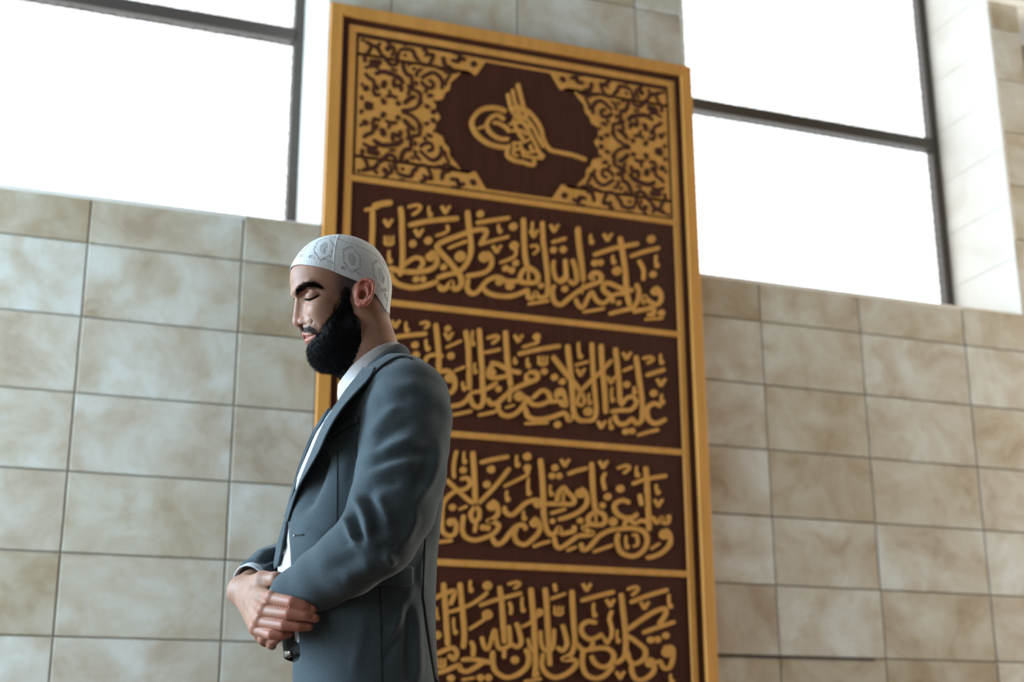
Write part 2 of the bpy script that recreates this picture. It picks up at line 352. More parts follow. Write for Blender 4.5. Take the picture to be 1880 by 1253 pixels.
LINES = [
 [((660, 350, S), '''76 150,182 260,158 375,142; 44 55,230 130,215 230,192; 64 148,215 150,400 142,620 134,760; v 328,378; w 338,575; i 340,690 350,835;
 64 468,190 485,300 490,500 496,700 490,860 460,990; 56 490,880 560,820 640,778 712,795 728,850 680,905;
 68 330,890 450,928 600,942 750,930 850,890 890,820 865,745 810,705; d 55 815,765; d 42 610,615; d 45 790,580; d 38 965,885;
 44 555,195 640,175 695,188 680,235 605,285; i 795,180 812,300; v 990,225; 64 560,405 800,355 1140,325; v 680,492; 38 1005,400 1018,460 960,500 875,525;
 66 1260,487 1120,530 960,592 893,640 930,715 1030,820 1120,935 1172,1020 1158,1100 1110,1140 1065,1115 1055,1060 1000,1120 950,1140 905,1090;
 62 1110,955 1000,975 890,1010; 66 900,1050 750,1100 600,1122 450,1085 380,1025 345,950; 42 1020,668 1120,628 1240,590; d 37 650,1025; d 37 730,1025'''),
  ((840, 380, S), '''64 112,45 125,180 150,400 152,520 120,620 70,700 10,748 -60,780; d 62 30,575; 60 -20,345 120,295 260,265 325,278 315,340 255,445; 42 250,440 400,395 590,345;
 54 210,190 400,160 600,130; 40 -10,440 100,395; d 42 260,85; i 470,200 485,300; d 46 640,230; v 450,490; d 62 305,580; 60 330,522 385,590 385,680 320,752 200,785 90,800;
 62 755,130 760,250 768,500 795,690; 62 795,690 880,740 922,800 905,868 800,878 720,858 735,760 795,700; 30 812,730 815,860;
 60 720,860 560,858 490,822 430,815 340,852 280,920 220,985 160,1000 108,940 120,830; d 45 480,865; d 50 600,910;
 62 290,945 360,1000 480,1030 620,1030 750,985 805,950; 56 805,950 812,1040 860,1052 892,990 930,1042 990,1042 1032,1000 1032,800 1012,600 985,400 972,170;
 d 32 960,910; 44 810,1120 1050,1085; 42 615,440 660,440 655,570 480,650; d 50 650,450; d 38 668,650; d 38 552,712; d 38 622,735;
 i 860,170 870,330; v 875,312; 40 830,460 900,450 922,500 865,550; v 1110,250; 46 1080,412 1250,365; d 38 1100,500; d 40 1212,495;
 52 1105,615 1098,720 1130,830 1180,850 1235,800; 60 1110,900 1085,980 1110,1090 1180,1130 1255,1080'''),
  ((1030, 400, S), '''56 125,480 165,600 178,720 140,762 85,725; 54 45,480 55,640 55,700 0,742 -40,730; 62 0,1010 120,905 250,815 380,762 445,738 460,690 425,645 360,645 340,690 385,705;
 d 38 40,825; 64 190,110 205,300 235,550 255,740; 34 255,760 235,880; i 340,190 350,300; v 535,228; 58 370,432 600,357 890,300; 54 790,450 950,395 1130,350; d 46 1035,250;
 d 38 385,525; d 38 450,520; i 595,430 605,530; d 52 640,615; 48 890,490 945,600 945,725; i 1090,430 1100,570; d 40 1055,655;
 62 675,220 700,360 735,600 750,800 762,900 790,1020; 56 860,760 892,850 880,950 820,1040 700,1072 550,1110;
 60 830,842 700,822 560,762 490,772 492,840 560,900 600,985; 54 760,872 640,882 570,910; 54 570,920 500,980 440,980 390,930 350,862 310,920 250,1032 200,1010 160,930;
 40 250,1090 400,1065 500,1045; d 30 660,985; d 52 1085,850; 58 1080,800 1140,870 1142,960 1090,1002 1000,960 950,910 945,1000; 60 820,1085 940,1062 1050,1045 1058,1110 990,1120;
 d 40 1150,1100; 36 960,1175 1170,1160''')],
 [((710, 580, S), '''v 100,100; i 220,70 230,185; 56 80,252 250,230 460,210; 42 380,92 450,80 482,110 430,150; i 450,270 470,400; d 40 325,340; d 42 335,455;
 62 560,90 580,250 597,450 597,640; 50 440,545 460,482 540,455 650,470; 60 590,655 700,640 772,720 782,820 740,885 680,885; d 58 725,715; v 710,240; d 36 700,150; 40 680,370 860,290; d 42 735,465; 40 770,640 900,590; i 870,760 890,860;
 60 905,170 935,350 945,600 950,860; 60 1060,150 1075,350 1092,600 1102,850 1112,960 1080,1042 1020,1050 970,990 955,910; i 985,170 990,345; i 1010,540 1015,665;
 58 720,1052 850,1022 930,960 960,900; 52 960,890 1100,865 1250,780; 44 740,1150 980,1100; 44 1050,1150 1250,1110; 40 1110,430 1250,400; 40 1150,260 1240,245'''),
  ((890, 600, S), '''62 235,50 245,200 265,450 285,600 300,690; 46 290,700 280,870; 46 20,140 120,110 152,140 80,200; 44 0,305 180,265; v 385,140; 40 600,100 605,180 530,210 430,240; d 42 595,120; 58 380,320 620,265 870,225;
 i 345,350 345,430; i 490,360 500,470; w 665,390; d 40 680,520; d 40 800,585; d 38 890,635; 62 60,420 150,440 300,512 415,535; 58 300,560 150,592 50,580 45,500 110,420; d 45 80,530;
 54 140,640 80,690 0,732; d 36 155,720; 62 500,525 590,540 595,605 480,655 350,712 250,785 150,872 70,892 25,830; 50 480,540 480,615 560,620; d 58 390,805; 60 450,790 462,870 400,960 320,1020 230,1030 160,970 155,885;
 58 545,830 650,742 730,772 742,850 640,900 540,895 490,815; 58 740,872 830,862 900,880; 54 820,830 830,750 890,740 925,850 930,912 860,890; d 42 855,765;
 62 775,340 900,500 1000,620 1090,735; 62 950,210 975,450 1000,700 1010,900 1030,1010 1080,1078 1150,1090; 46 1100,740 1060,870 1100,912 1142,860 1110,750;
 62 455,930 500,1040 620,1072 780,1042 900,1000 940,1030 970,1080 1010,1030; 40 460,1120 730,1110; d 40 835,1130; 44 0,1010 130,975; 34 230,940 340,905; i 1075,180 1095,365; 40 1030,450 1190,405; v 1100,530'''),
  ((1040, 620, S), '''56 110,950 200,962 300,947 338,850 322,600 305,400 290,60; d 52 245,855; i 255,640 260,770; 62 395,80 410,350 435,600 450,880; 54 520,260 400,390 290,490 165,615;
 60 560,120 585,350 607,600 610,760; 56 500,855 620,842 740,832 802,750 762,690 690,702 620,790; 60 795,210 830,450 862,700 872,900 852,968 800,992 750,942 700,982 620,1002 570,960 550,890;
 62 1090,795 1000,765 930,812 925,900 955,962 1030,992 1145,940; v 690,215; 46 870,245 960,230 992,260 920,302; i 1080,190 1090,305; 46 640,390 760,340; 56 910,440 1130,370; v 1085,520; d 42 1000,645; i 1090,650 1100,765; d 40 690,545; v 510,492; i 520,570 525,740; i 780,560 782,650;
 v 400,1005; i 500,930 510,1055; d 38 680,1085; d 38 750,1080; 46 810,1130 940,1090 1060,1065''')],
 [((800, 820, S), '''44 240,50 215,160 205,260 212,370; d 40 315,275; i 325,60 330,195; 64 425,60 440,300 450,550 450,660; 56 280,378 360,370 395,430 340,490 220,522 130,592 80,680 68,850 80,980 150,1032 222,1000 232,900 190,830; d 46 165,875;
 54 120,385 230,490 340,592 430,662; 56 850,250 700,440 490,660; 56 450,690 400,780 430,862 492,832 495,740 450,690; 46 465,860 445,995; 58 505,190 650,155 840,120; d 44 635,268; d 42 585,440; 46 1050,230 1050,322 950,382 780,465; d 42 1050,250; d 46 1050,120; i 930,100 940,235; i 1065,360 1070,560; i 815,510 825,630;
 d 40 190,705; 42 260,730 360,690; d 55 640,690; 58 640,625 700,680 712,780 650,842 600,862 680,880 722,920 680,990 590,1042 450,1082 350,1052 302,960 320,790; d 36 540,935; d 36 592,942;
 62 640,1050 700,1128 780,1090 860,990 930,920 1000,910 1040,965; d 52 1130,885; 60 1120,825 1180,880 1192,970 1120,1062 1020,1132 930,1100 900,1010 930,940; 60 785,690 800,762 870,792 950,732 1040,652 1150,622 1250,660; d 56 1175,660; 46 20,1105 190,1085; 46 1115,1160 1250,1105; i 1010,740 1015,850'''),
  ((930, 830, S), '''62 385,80 405,250 420,500 425,700 450,880 500,952 560,932 600,880 630,942 700,932 768,912 775,850; d 40 555,185; d 38 518,280; d 38 602,280; v 670,130; 54 700,260 800,222 930,190;
 60 440,602 600,602 750,602 772,540 700,470 650,415 590,490 580,590; 34 650,470 650,590; i 500,380 510,505; d 56 845,480; 60 850,420 912,490 918,600 830,692 700,752 590,782; 46 500,712 680,660; d 32 525,800;
 62 975,120 985,300 1000,550 1030,680 1110,722 1132,800 1080,842 960,832 940,760 1010,690; 32 1025,720 1025,830; 58 940,850 880,880 990,940 930,962 820,972 720,1042 610,1110 560,1062 545,980;
 d 36 845,795; d 42 1160,520; d 36 1100,620; v 1110,150; 46 1135,240 1105,320 1130,445; 60 850,1050 880,1130 960,1090 1050,982 1150,922 1250,890; 44 300,1090 500,1030; 44 690,1140 800,1095; 46 990,1155 1220,1075'''),
  ((1050, 840, S), '''60 665,530 580,500 500,532 488,600 540,670 620,702 700,692 755,650; d 44 555,365; 46 520,130 620,100 655,130 590,190; i 740,100 750,225; 56 690,310 850,255 1090,215; 62 845,110 860,300 872,550 880,700 885,850;
 52 775,425 800,560; i 965,310 985,425; v 990,530; 54 1112,665 1100,752 1040,752 1030,700 970,757 920,700 860,747 790,732 720,762 640,722 590,790; d 52 470,745;
 62 500,835 600,820 700,822 810,852 862,930 842,1040 760,1122 660,1140 560,1092 518,980 530,870; i 620,900 630,1050; 40 690,900 740,900 755,1000 700,1030; d 60 1060,890; 60 1070,830 1122,900 1122,1000 1040,1092 940,1142 850,1160; 40 900,1060 1010,990''')],
 [((790, 1053, S), '''62 30,300 150,240 270,208 262,280 220,370; 64 150,110 165,300 185,600 200,840; 64 340,110 355,300 380,550 388,750 375,870; 50 200,452 340,412 480,352 600,272 660,215; d 52 655,145; i 460,80 465,215; 44 60,390 70,480 92,540; d 50 75,715;
 i 265,510 285,700; 44 440,650 550,580 640,520; d 58 655,480; 54 560,375 750,310 1050,230; 46 890,130 990,105 1022,130 960,180; i 1055,270 1065,445; 62 795,150 815,300 835,550 847,810; 46 905,330 927,400 922,480;
 60 60,935 180,882 260,862 302,920 270,992 205,940; 62 60,1155 180,1120 320,1062 342,1110 420,1132 520,1082 620,1025 720,1035; 60 350,1000 450,992 600,1010 720,1035; 56 460,780 492,850 490,960; w 120,1030; d 42 235,1210; d 42 575,1205; d 42 665,1205; 40 360,1230 510,1205;
 50 590,730 620,852 660,872 700,770 740,640; 54 740,640 762,800 800,872 870,852 912,810 900,600; 56 985,570 1022,680 1042,800 990,852 925,810; 44 850,860 845,985; 62 1090,870 1132,960 1110,1072 1010,1162 880,1202 770,1152 722,1062 715,890; d 46 970,1000; 64 1155,170 1170,350 1190,600 1200,850 1205,1100 1195,1200; 40 1040,620 1170,570'''),
  ((930, 1053, S), '''64 440,170 455,300 465,500 480,800 495,1070; 46 548,120 565,215; 44 500,300 680,235; w 595,430; d 46 375,455; 44 180,620 270,570 360,490; 62 750,195 760,400 775,650 782,800 742,930 650,990 780,1002 795,1060 700,1152 560,1202 450,1152 400,1050 420,920;
 54 385,660 390,780 420,872 480,892 530,842 545,640; 56 640,590 672,700 692,820 640,892 575,850; 44 240,750 280,880 330,892; 60 1035,572 930,560 860,612 870,700 950,762 1030,742 1105,700; 58 790,800 870,882 960,872 1000,790; 60 950,885 1080,862 1180,882 1232,950 1200,1042 1110,1082 1020,1042 968,950; 60 880,890 868,1040 910,1162 1010,1212 1120,1182 1230,1070;
 58 850,320 1050,262 1240,215; v 920,165; i 1000,340 1010,500; v 1190,345; 46 1210,430 1182,530 1210,650 1200,760; v 1155,775; d 40 335,1160; 44 200,1250 400,1215'''),
  ((1060, 1053, S), '''62 500,230 520,400 547,650 552,900 520,982 430,1045; 62 560,660 700,560 850,462 980,410 1015,450 985,520 930,590; 58 745,690 900,632 1120,560; 60 570,720 700,812 775,885 765,980 670,1042 600,1012 570,900; 46 570,190 660,160 692,190 620,260; 58 600,340 800,262 1040,190; i 1050,240 1065,400; v 770,375; d 40 840,770; d 40 920,765; d 40 1015,720; i 455,650 465,800;
 d 62 1030,910; 60 990,860 1085,862 1095,980 1060,1082 990,1092 955,1020; d 60 830,1030; 54 880,1035 970,1010; 60 890,1060 862,1152 760,1225 680,1225 630,1152 618,1050; v 490,1175; i 1070,1160 1085,1265''')],
]
for k, regs in enumerate(LINES):
    rel = Relief()
    for reg, txt in regs: draw(rel, reg, txt, .006)
    if k:                                # the inscription goes on behind the man
        rel.limit = on_wall(*[(700, 690), (782, 930), (780, 1150)][k-1], POFF)[0]
        for reg, txt in LINES[0][:2]: draw(rel, reg, txt, .006, lambda P, s_=k: P-np.array([0, s_*.0987*DP]))
        rel.limit = None
    o = rel.build('calligraphy_line', GOLD)
    o['label'] = ['topmost', 'second', 'third', 'lowest visible'][k]+' line of raised gold Arabic calligraphy'
# ---- emblem in the medallion
rel = Relief()
draw(rel, (840, 130, 1629/260.0), '''60 560,475 480,442 380,430 260,460 172,560 172,650 230,750 350,840 480,880 580,890; 52 540,570 470,520 400,530 340,600 350,680 420,752 500,790 590,790; 46 400,600 470,610 560,660 600,710; 36 225,672 320,640;
 52 690,150 720,280 760,430 800,540; 42 630,215 650,330 690,470; 42 575,265 600,380 640,500; 60 590,440 690,440 790,470; 60 640,520 740,540 800,560; 70 690,400 700,520 720,600;
 50 790,450 900,570 960,680 990,800 1060,910 1180,945 1320,975 1480,1030; 40 780,540 870,660 930,780 990,890; 40 700,520 780,640 850,760 900,860 940,960; 44 640,560 680,680 760,800; 52 590,850 572,970 650,1035 760,1062 820,1082 890,1090;
 38 620,840 740,830 850,780; 38 640,925 720,900 800,950 900,930 1000,995; 40 590,620 720,600 850,660; 38 760,985 880,1005 985,1012; 38 610,700 720,690 810,745; 36 830,850 870,960; 36 720,850 760,1000; 36 650,850 640,960 700,985; 44 920,900 960,1000; 40 870,1020 890,1085''', .006)
o = rel.build('tughra_emblem', GOLD); o['label'] = 'small gold looped calligraphic emblem in the dark medallion'
WSC = 1.0
# ---- arabesque fields, one quarter traced and mirrored
FX0, FZT = .2437, .5658; FZB = .4475; FZM = (FZT+FZB)/2
REGM = (640, 60, 1164/260.0)
def mirror(P, sx, sz):
    Q = np.array(P, float).copy()
    if sx: Q[:, 0] = 2*PX(PCX)-Q[:, 0]
    if sz: Q[:, 1] = 2*PZ(FZM)-Q[:, 1]
    return Q
edge = to_panel(smooth_path([(1128, 240), (1085, 300), (1040, 352), (985, 318), (935, 322), (885, 372), (838, 412), (828, 470), (792, 498), (772, 548), (728, 560), (712, 610), (722, 655), (752, 676)], 14), REGM)
edge[0, 1] = PZ(FZT)
zs = np.minimum.accumulate(edge[:, 1]); edge[-1, 1] = PZ(FZM); edge = edge[edge[:, 1] >= PZ(FZM)]
DARKS = '''28 135,75 185,105 235,130 265,180; 26 185,110 165,160 130,200 135,250; 26 235,112 262,88; d 25 320,135; 46 165,245 270,252; 28 265,180 310,230 340,265 390,262 396,200 412,160; 26 410,150 450,140 520,150 545,200 580,240;
 32 210,345 280,325 350,345 410,375 452,425; 24 130,335 165,375 202,400 207,450 195,492; d 26 140,462; 26 205,480 215,515 262,515; 40 296,395 280,462; 28 370,380 370,440 420,442 432,492; 26 265,545 300,580; 32 275,565 302,592; 30 388,570 420,602; 24 300,532 350,525 400,545;
 46 128,585 195,612; 34 450,590 500,545 548,528; 24 430,640 500,640 560,612 582,560 580,500 530,470 515,400 520,365; 28 440,230 450,300 480,350 522,360; 24 480,240 500,280; 20 520,312 545,290; 26 590,380 640,350 690,332 740,362 767,420 760,470; 24 592,400 620,440 680,462 692,420 650,390;
 26 570,250 620,270 660,262 692,190 640,188; 28 770,200 790,270 840,292; 24 780,330 840,332 900,320; 26 840,230 900,242 905,210 962,230; d 26 1025,262; 28 640,525 692,520; 26 620,600 662,622; d 24 695,655; 22 700,120 760,150; 22 98,62 128,72; 24 300,62 334,100 325,130; 22 352,112 372,152 346,200; 22 430,92 482,110; 22 238,202 292,206; 24 128,292 200,280 252,302; 22 600,142 642,160 622,200; 24 602,300 560,330 556,372; 24 700,272 750,300 802,310; 22 330,470 340,512; 24 482,430 500,470 482,520; 26 602,560 570,602; 22 832,350 800,400 792,442; 22 98,420 120,440; 24 98,520 112,560; 22 230,432 240,482; 24 640,470 622,500; 20 340,300 400,320; 22 850,170 930,185; 22 450,180 470,200; 22 545,400 560,440; 20 700,560 722,590'''
DARKS_W = ';'.join((' '.join([str(float(s.split()[0])*1.22)]+s.split()[1:]) if s.split()[0][0].isdigit() else s) for s in DARKS.replace('\n', ' ').split(';'))
for sx in (0, 1):
    g, dk = Relief(), Relief()
    for sz in (0, 1):
        E = mirror(edge, sx, sz); Lf = E.copy(); Lf[:, 0] = mirror(np.array([[PX(FX0), 0]]), sx, 0)[0, 0]
        g.strip(Lf, E, .004)
        draw(dk, REGM, DARKS_W, .0052, lambda P, a=sx, b_=sz: mirror(P, a, b_))
        # thin gold line of the medallion band along top and bottom
    a = g.build('arabesque_field', GOLD); a['label'] = ('right' if sx else 'left')+' gold arabesque fretwork field beside the medallion'
    o = dk.build('fretwork_gaps', WOOD); o.parent = a; o['kind'] = 'stuff'
cx0, cx1 = XA+.085, XB-.085
for z0, z1 in ((FZT-.0022, FZT+.0), (FZB, FZB+.0022)): pbox('medallion_border', FX0, XB-(FX0-XA), z0, z1, -POFF-.0045, -POFF+.001, GOLD, .0005)
# ------------------------------------------------------------------ the standing man: distance-field modelling tools
D0 = 2.72                               # horizontal distance of the man from the lens
def man(px, py, w=0.0):
    """pixel -> (u right, w away from the lens, z up) at horizontal distance D0+w"""
    d = ray(px, py); t = (D0+w)/(d@FH); return np.array([d@RH*t, w, CZ+d[2]*t])
BASE_U = man(680, 1253)[0]
BASE = CAM*np.array([1, 1, 0])+RH*BASE_U+FH*(D0+.02)
def to_world(p):
    p = np.asarray(p); return (p[:, :1]-BASE_U)*RH+(p[:, 1:2]-.02)*FH+p[:, 2:3]*np.array([0, 0, 1.0])   # relative to BASE
def project(p):
    X = p[:, :1]*RH+(p[:, 1:2]+D0)*FH+(p[:, 2:3]-CZ)*np.array([0, 0, 1.0]); v = X@CM.T
    return np.stack([940+FPX*v[:, 0]/v[:, 2], 626.5-FPX*v[:, 1]/v[:, 2]], 1)
EYE = np.array([0, -D0, CZ])            # the lens in (u,w,z)

def smin(a, b, k):
    h = np.clip(.5+.5*(b-a)/k, 0, 1); return b+(a-b)*h-k*h*(1-h)
def smax(a, b, k): return -smin(-a, -b, k)
def ell(P, c, r, rot=None):
    q = P-np.array(c, P.dtype)
    if rot is not None: q = q@np.array(rot, P.dtype)
    r = np.array(r, P.dtype); k0 = np.sqrt(((q/r)**2).sum(1)); k1 = np.sqrt(((q/(r*r))**2).sum(1))+1e-9
    return k0*(k0-1)/k1
def cone(P, a, b, ra, rb):
    a = np.array(a, P.dtype); d = np.array(b, P.dtype)-a; q = P-a
    t = np.clip((q@d)/(d@d), 0, 1); return np.sqrt(((q-t[:, None]*d)**2).sum(1))-(ra+(rb-ra)*t)
def chain(P, pts, k=None):
    """pts [(x,y,z,r)..] -> union of round cones"""
    o = None
    for a, b in zip(pts[:-1], pts[1:]):
        c = cone(P, a[:3], b[:3], a[3], b[3]); o = c if o is None else (np.minimum(o, c) if k is None else smin(o, c, k))
    return o
def nets(fn, lo, hi, h, chunk=400000):
    """naive surface nets of fn over a box -> verts, quads"""
    lo = np.array(lo, float); n = np.ceil((np.array(hi)-lo)/h).astype(int)+1
    ax = [lo[i]+h*np.arange(n[i]) for i in range(3)]
    vol = np.empty(n, np.float32); per = max(1, chunk//(n[1]*n[2]))
    for i in range(0, n[0], per):
        g = np.stack(np.meshgrid(ax[0][i:i+per], ax[1], ax[2], indexing='ij'), -1).reshape(-1, 3).astype(np.float32)
        vol[i:i+per] = fn(g).reshape(-1, n[1], n[2])
    ins = vol < 0
    cs = [vol[a:n[0]-1+a, b:n[1]-1+b, c:n[2]-1+c] for a in (0, 1) for b in (0, 1) for c in (0, 1)]
    cnt = sum((c < 0).astype(np.int8) for c in cs); act = (cnt > 0) & (cnt < 8)
    idx = -np.ones(act.shape, np.int64); I = np.argwhere(act); idx[act] = np.arange(len(I))
    V = np.stack([c[act] for c in cs], 1); off = np.array([(a, b, c) for a in (0, 1) for b in (0, 1) for c in (0, 1)], float)
    acc = np.zeros((len(I), 3)); num = np.zeros(len(I))
    for e0 in range(8):
        for bit in (4, 2, 1):
            e1 = e0 | bit
            if e1 == e0: continue
            v0, v1 = V[:, e0], V[:, e1]; cr = (v0 < 0) != (v1 < 0); t = np.where(cr, v0/np.where(cr, v0-v1, 1), 0)
            acc += np.where(cr[:, None], off[e0]+t[:, None]*(off[e1]-off[e0]), 0); num += cr
    verts = lo+h*(I+acc/num[:, None]); quads = []
    for axs in range(3):
        o = [0, 1, 2]; o.remove(axs); b, c = o
        sl0 = [slice(None)]*3; sl1 = [slice(None)]*3; sl0[axs] = slice(0, n[axs]-1); sl1[axs] = slice(1, n[axs])
        for q in (b, c): sl0[q] = slice(1, n[q]-1); sl1[q] = slice(1, n[q]-1)
        A, B = ins[tuple(sl0)], ins[tuple(sl1)]; E = np.argwhere(A != B); s = A[A != B]
        base = E.copy(); base[:, b] += 1; base[:, c] += 1
        def at(db, dc):
            k = base.copy(); k[:, b] += db; k[:, c] += dc; return idx[k[:, 0], k[:, 1], k[:, 2]]
        q = np.stack([at(-1, -1), at(0, -1), at(0, 0), at(-1, 0)], 1)
        if axs == 1: s = ~s
        q[~s] = q[~s][:, ::-1]; quads.append(q)
    return verts, np.vstack(quads)
def relax(v, q, it=2, lam=.5):
    e = np.vstack([q[:, [0, 1]], q[:, [1, 2]], q[:, [2, 3]], q[:, [3, 0]]]); n = len(v)
    for _ in range(it):
        s = np.zeros_like(v); c = np.zeros(n)
        for a, b in ((0, 1), (1, 0)):
            for k in range(3): s[:, k] += np.bincount(e[:, a], v[e[:, b], k], n)
            c += np.bincount(e[:, a], minlength=n)
        v = v+lam*(s/c[:, None]-v)
    return v
def normals(v, q):
    fn = np.cross(v[q[:, 2]]-v[q[:, 0]], v[q[:, 3]]-v[q[:, 1]]); n = np.zeros_like(v)
    for j in range(4):
        for k in range(3): n[:, k] += np.bincount(q[:, j], fn[:, k], len(v))
    return n/(np.linalg.norm(n, axis=1)[:, None]+1e-12)
def grad(fn, P, e=.0008):
    P = np.asarray(P, np.float64); g = np.stack([fn(P+np.eye(3)[i]*e)-fn(P-np.eye(3)[i]*e) for i in range(3)], 1)
    return g/(np.linalg.norm(g, axis=1)[:, None]+1e-12)
def cast(fn, pxs, near=D0-.7, far=D0+.5):
    """march pixel rays onto a distance field -> points (u,w,z)"""
    d = np.array([ray(*p) for p in pxs]); dm = np.stack([d@RH, d@FH, d[:, 2]], 1); dm /= dm[:, 1:2]
    t = np.full(len(dm), near)
    for _ in range(160):
        t = np.minimum(t+.55*np.clip(fn(EYE+dm*t[:, None]), -.02, .05), far)
    return EYE+dm*t[:, None]
def polydist(p, poly):
    """distance of pixels p to a polyline, and arc parameter 0..1"""
    poly = np.array(poly, float); best = np.full(len(p), 1e9); par = np.zeros(len(p)); side = np.zeros(len(p))
    L = np.r_[0, np.cumsum(np.linalg.norm(np.diff(poly, axis=0), axis=1))]
    for i in range(len(poly)-1):
        a, d = poly[i], poly[i+1]-poly[i]; t = np.clip(((p-a)@d)/(d@d), 0, 1); r = p-a-t[:, None]*d
        ds = np.linalg.norm(r, axis=1); u = ds < best
        best[u] = ds[u]; par[u] = (L[i]+t[u]*np.linalg.norm(d))/L[-1]; side[u] = np.sign(d[0]*r[u, 1]-d[1]*r[u, 0])
    return best, par, side
def inside(p, poly):
    x, y = p[:, 0], p[:, 1]; c = np.zeros(len(p), bool); n = len(poly)
    for i in range(n):
        (x0, y0), (x1, y1) = poly[i], poly[(i+1) % n]
        if y0 == y1: continue
        k = ((y0 > y) != (y1 > y)) & (x < (x1-x0)*(y-y0)/(y1-y0)+x0); c ^= k
    return c
def folds(v, q, items):
    """raise cloth folds: (polyline px, height m, width px[, lopsided]) on the faces turned to the lens"""
    p = project(v); n = normals(v, q); view = EYE-v; view /= np.linalg.norm(view, axis=1)[:, None]
    facing = np.clip((n*view).sum(1)*3+.2, 0, 1)
    d = np.zeros(len(v))
    for it in items:
        poly, amp, wd = it[:3]; skew = it[3] if len(it) > 3 else 0.0
        ds, t, sd = polydist(p, smooth_path(poly, 8) if len(poly) > 2 else poly)
        s = ds*sd/wd; prof = np.exp(-s*s)
        if skew: prof = prof-.8*np.exp(-((s-skew*1.7)/1.0)**2)
        d += amp*prof*np.clip(np.minimum(t, 1-t)*4+.15, 0, 1)
    return v+n*(d*facing)[:, None]
def part(name, v, q, m, parent, smooth=True, label=None):
    o = link(name, np_mesh(name, to_world(v), q, smooth), m, parent)
    if label: o['label'] = label
    return o
def smooth_rim(v, q, it=6):
    """even out the cut edge of an open mesh"""
    e = np.vstack([q[:, [0, 1]], q[:, [1, 2]], q[:, [2, 3]], q[:, [3, 0]]]); s = np.sort(e, 1); u, c = np.unique(s, axis=0, return_counts=True); b = u[c == 1]; n = len(v); v = v.copy()
    for _ in range(it):
        a = np.zeros_like(v); k = np.zeros(n)
        for i, j in ((0, 1), (1, 0)):
            for m_ in range(3): a[:, m_] += np.bincount(b[:, i], v[b[:, j], m_], n)
            k += np.bincount(b[:, i], minlength=n)
        w = k >= 2; v[w] += .5*(a[w]/k[w][:, None]-v[w])
    return v
def prune(v, q, keep):
    q = q[keep]; u, inv = np.unique(q, return_inverse=True); return v[u], inv.reshape(q.shape)
# ---- cloth, skin and hair materials
def cloth_mat(name, c0, c1, scale=900, rough=.85, sheen=.15):
    mt, n, l, b = mat(name, c0, rough, spec=.2)
    tc = n.new('ShaderNodeTexCoord')
    a = noise(n, l, scale, 2, .5, tc.outputs['Object']); g = noise(n, l, 9, 3, .5, tc.outputs['Object'])
    mx = n.new('ShaderNodeMix'); mx.data_type = 'RGBA'; mx.inputs[6].default_value = (*c0, 1); mx.inputs[7].default_value = (*c1, 1)
    ad = n.new('ShaderNodeMath'); ad.operation = 'MULTIPLY_ADD'; ad.inputs[1].default_value = 1.5; ad.inputs[2].default_value = -.45
    l.new(a.outputs[0], ad.inputs[0]); a2 = n.new('ShaderNodeMath'); a2.operation = 'MULTIPLY_ADD'; a2.inputs[1].default_value = .4
    l.new(g.outputs[0], a2.inputs[0]); l.new(ad.outputs[0], a2.inputs[2])
    l.new(a2.outputs[0], mx.inputs[0]); l.new(mx.outputs[2], b.inputs['Base Color'])
    b.inputs['Sheen Weight'].default_value = sheen; b.inputs['Sheen Roughness'].default_value = .5
    bump(n, l, b, a.outputs[0], .35, .0008); return mt
WOOL = cloth_mat('grey_wool', (.021, .031, .038), (.086, .117, .136), 750, .92, .12)
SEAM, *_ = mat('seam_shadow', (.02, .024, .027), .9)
LINING, *_ = mat('dark_lining', (.012, .013, .015), .8)
SHIRT = cloth_mat('white_cotton', (.52, .56, .60), (.64, .67, .71), 700, .8, .05)
COLLAR = cloth_mat('off_white_cotton', (.48, .47, .48), (.58, .57, .58), 700, .8, .05)
KNIT = cloth_mat('white_knit', (.54, .58, .60), (.70, .72, .73), 1100, .85, .1)
TROUSER, *_ = mat('black_trousers', (.012, .012, .014), .85)
LEATHER, *_ = mat('black_leather', (.008, .008, .009), .7, 0, .15)
STEEL, *_ = mat('buckle_steel', (.55, .54, .50), .3, .9)
BUTTON, *_ = mat('dark_button', (.03, .032, .035), .35)
BEARDM, *_ = mat('black_hair', (.0045, .0042, .0048), .75, 0, .15)
LIPM, *_ = mat('lip', (.30, .13, .11), .45)
def skin_mat():
    mt, n, l, b = mat('skin', rough=.5, spec=.35)
    tc = n.new('ShaderNodeTexCoord')
    a = noise(n, l, 28, 4, .6, tc.outputs['Object']); f = noise(n, l, 260, 3, .6, tc.outputs['Object'])
    r = ramp(n, [(.3, (.27, .135, .085)), (.55, (.345, .185, .125)), (.8, (.40, .23, .165))]); l.new(a.outputs[0], r.inputs[0])
    # flush (ears, lips, knuckles) and stubble come from painted attributes of the skin
    fl = n.new('ShaderNodeAttribute'); fl.attribute_name = 'flush'; st = n.new('ShaderNodeAttribute'); st.attribute_name = 'stubble'
    m1 = n.new('ShaderNodeMix'); m1.data_type = 'RGBA'; m1.inputs[7].default_value = (.46, .115, .085, 1)
    l.new(fl.outputs['Fac'], m1.inputs[0]); l.new(r.outputs[0], m1.inputs[6])
    m2 = n.new('ShaderNodeMix'); m2.data_type = 'RGBA'; m2.inputs[7].default_value = (.035, .03, .03, 1)
    l.new(st.outputs['Fac'], m2.inputs[0]); l.new(m1.outputs[2], m2.inputs[6]); l.new(m2.outputs[2], b.inputs['Base Color'])
    b.inputs['Subsurface Weight'].default_value = .12; b.inputs['Subsurface Radius'].default_value = (.012, .004, .002); b.inputs['Subsurface Scale'].default_value = .4
    bump(n, l, b, f.outputs[0], .10, .0008); return mt
SKIN = skin_mat()

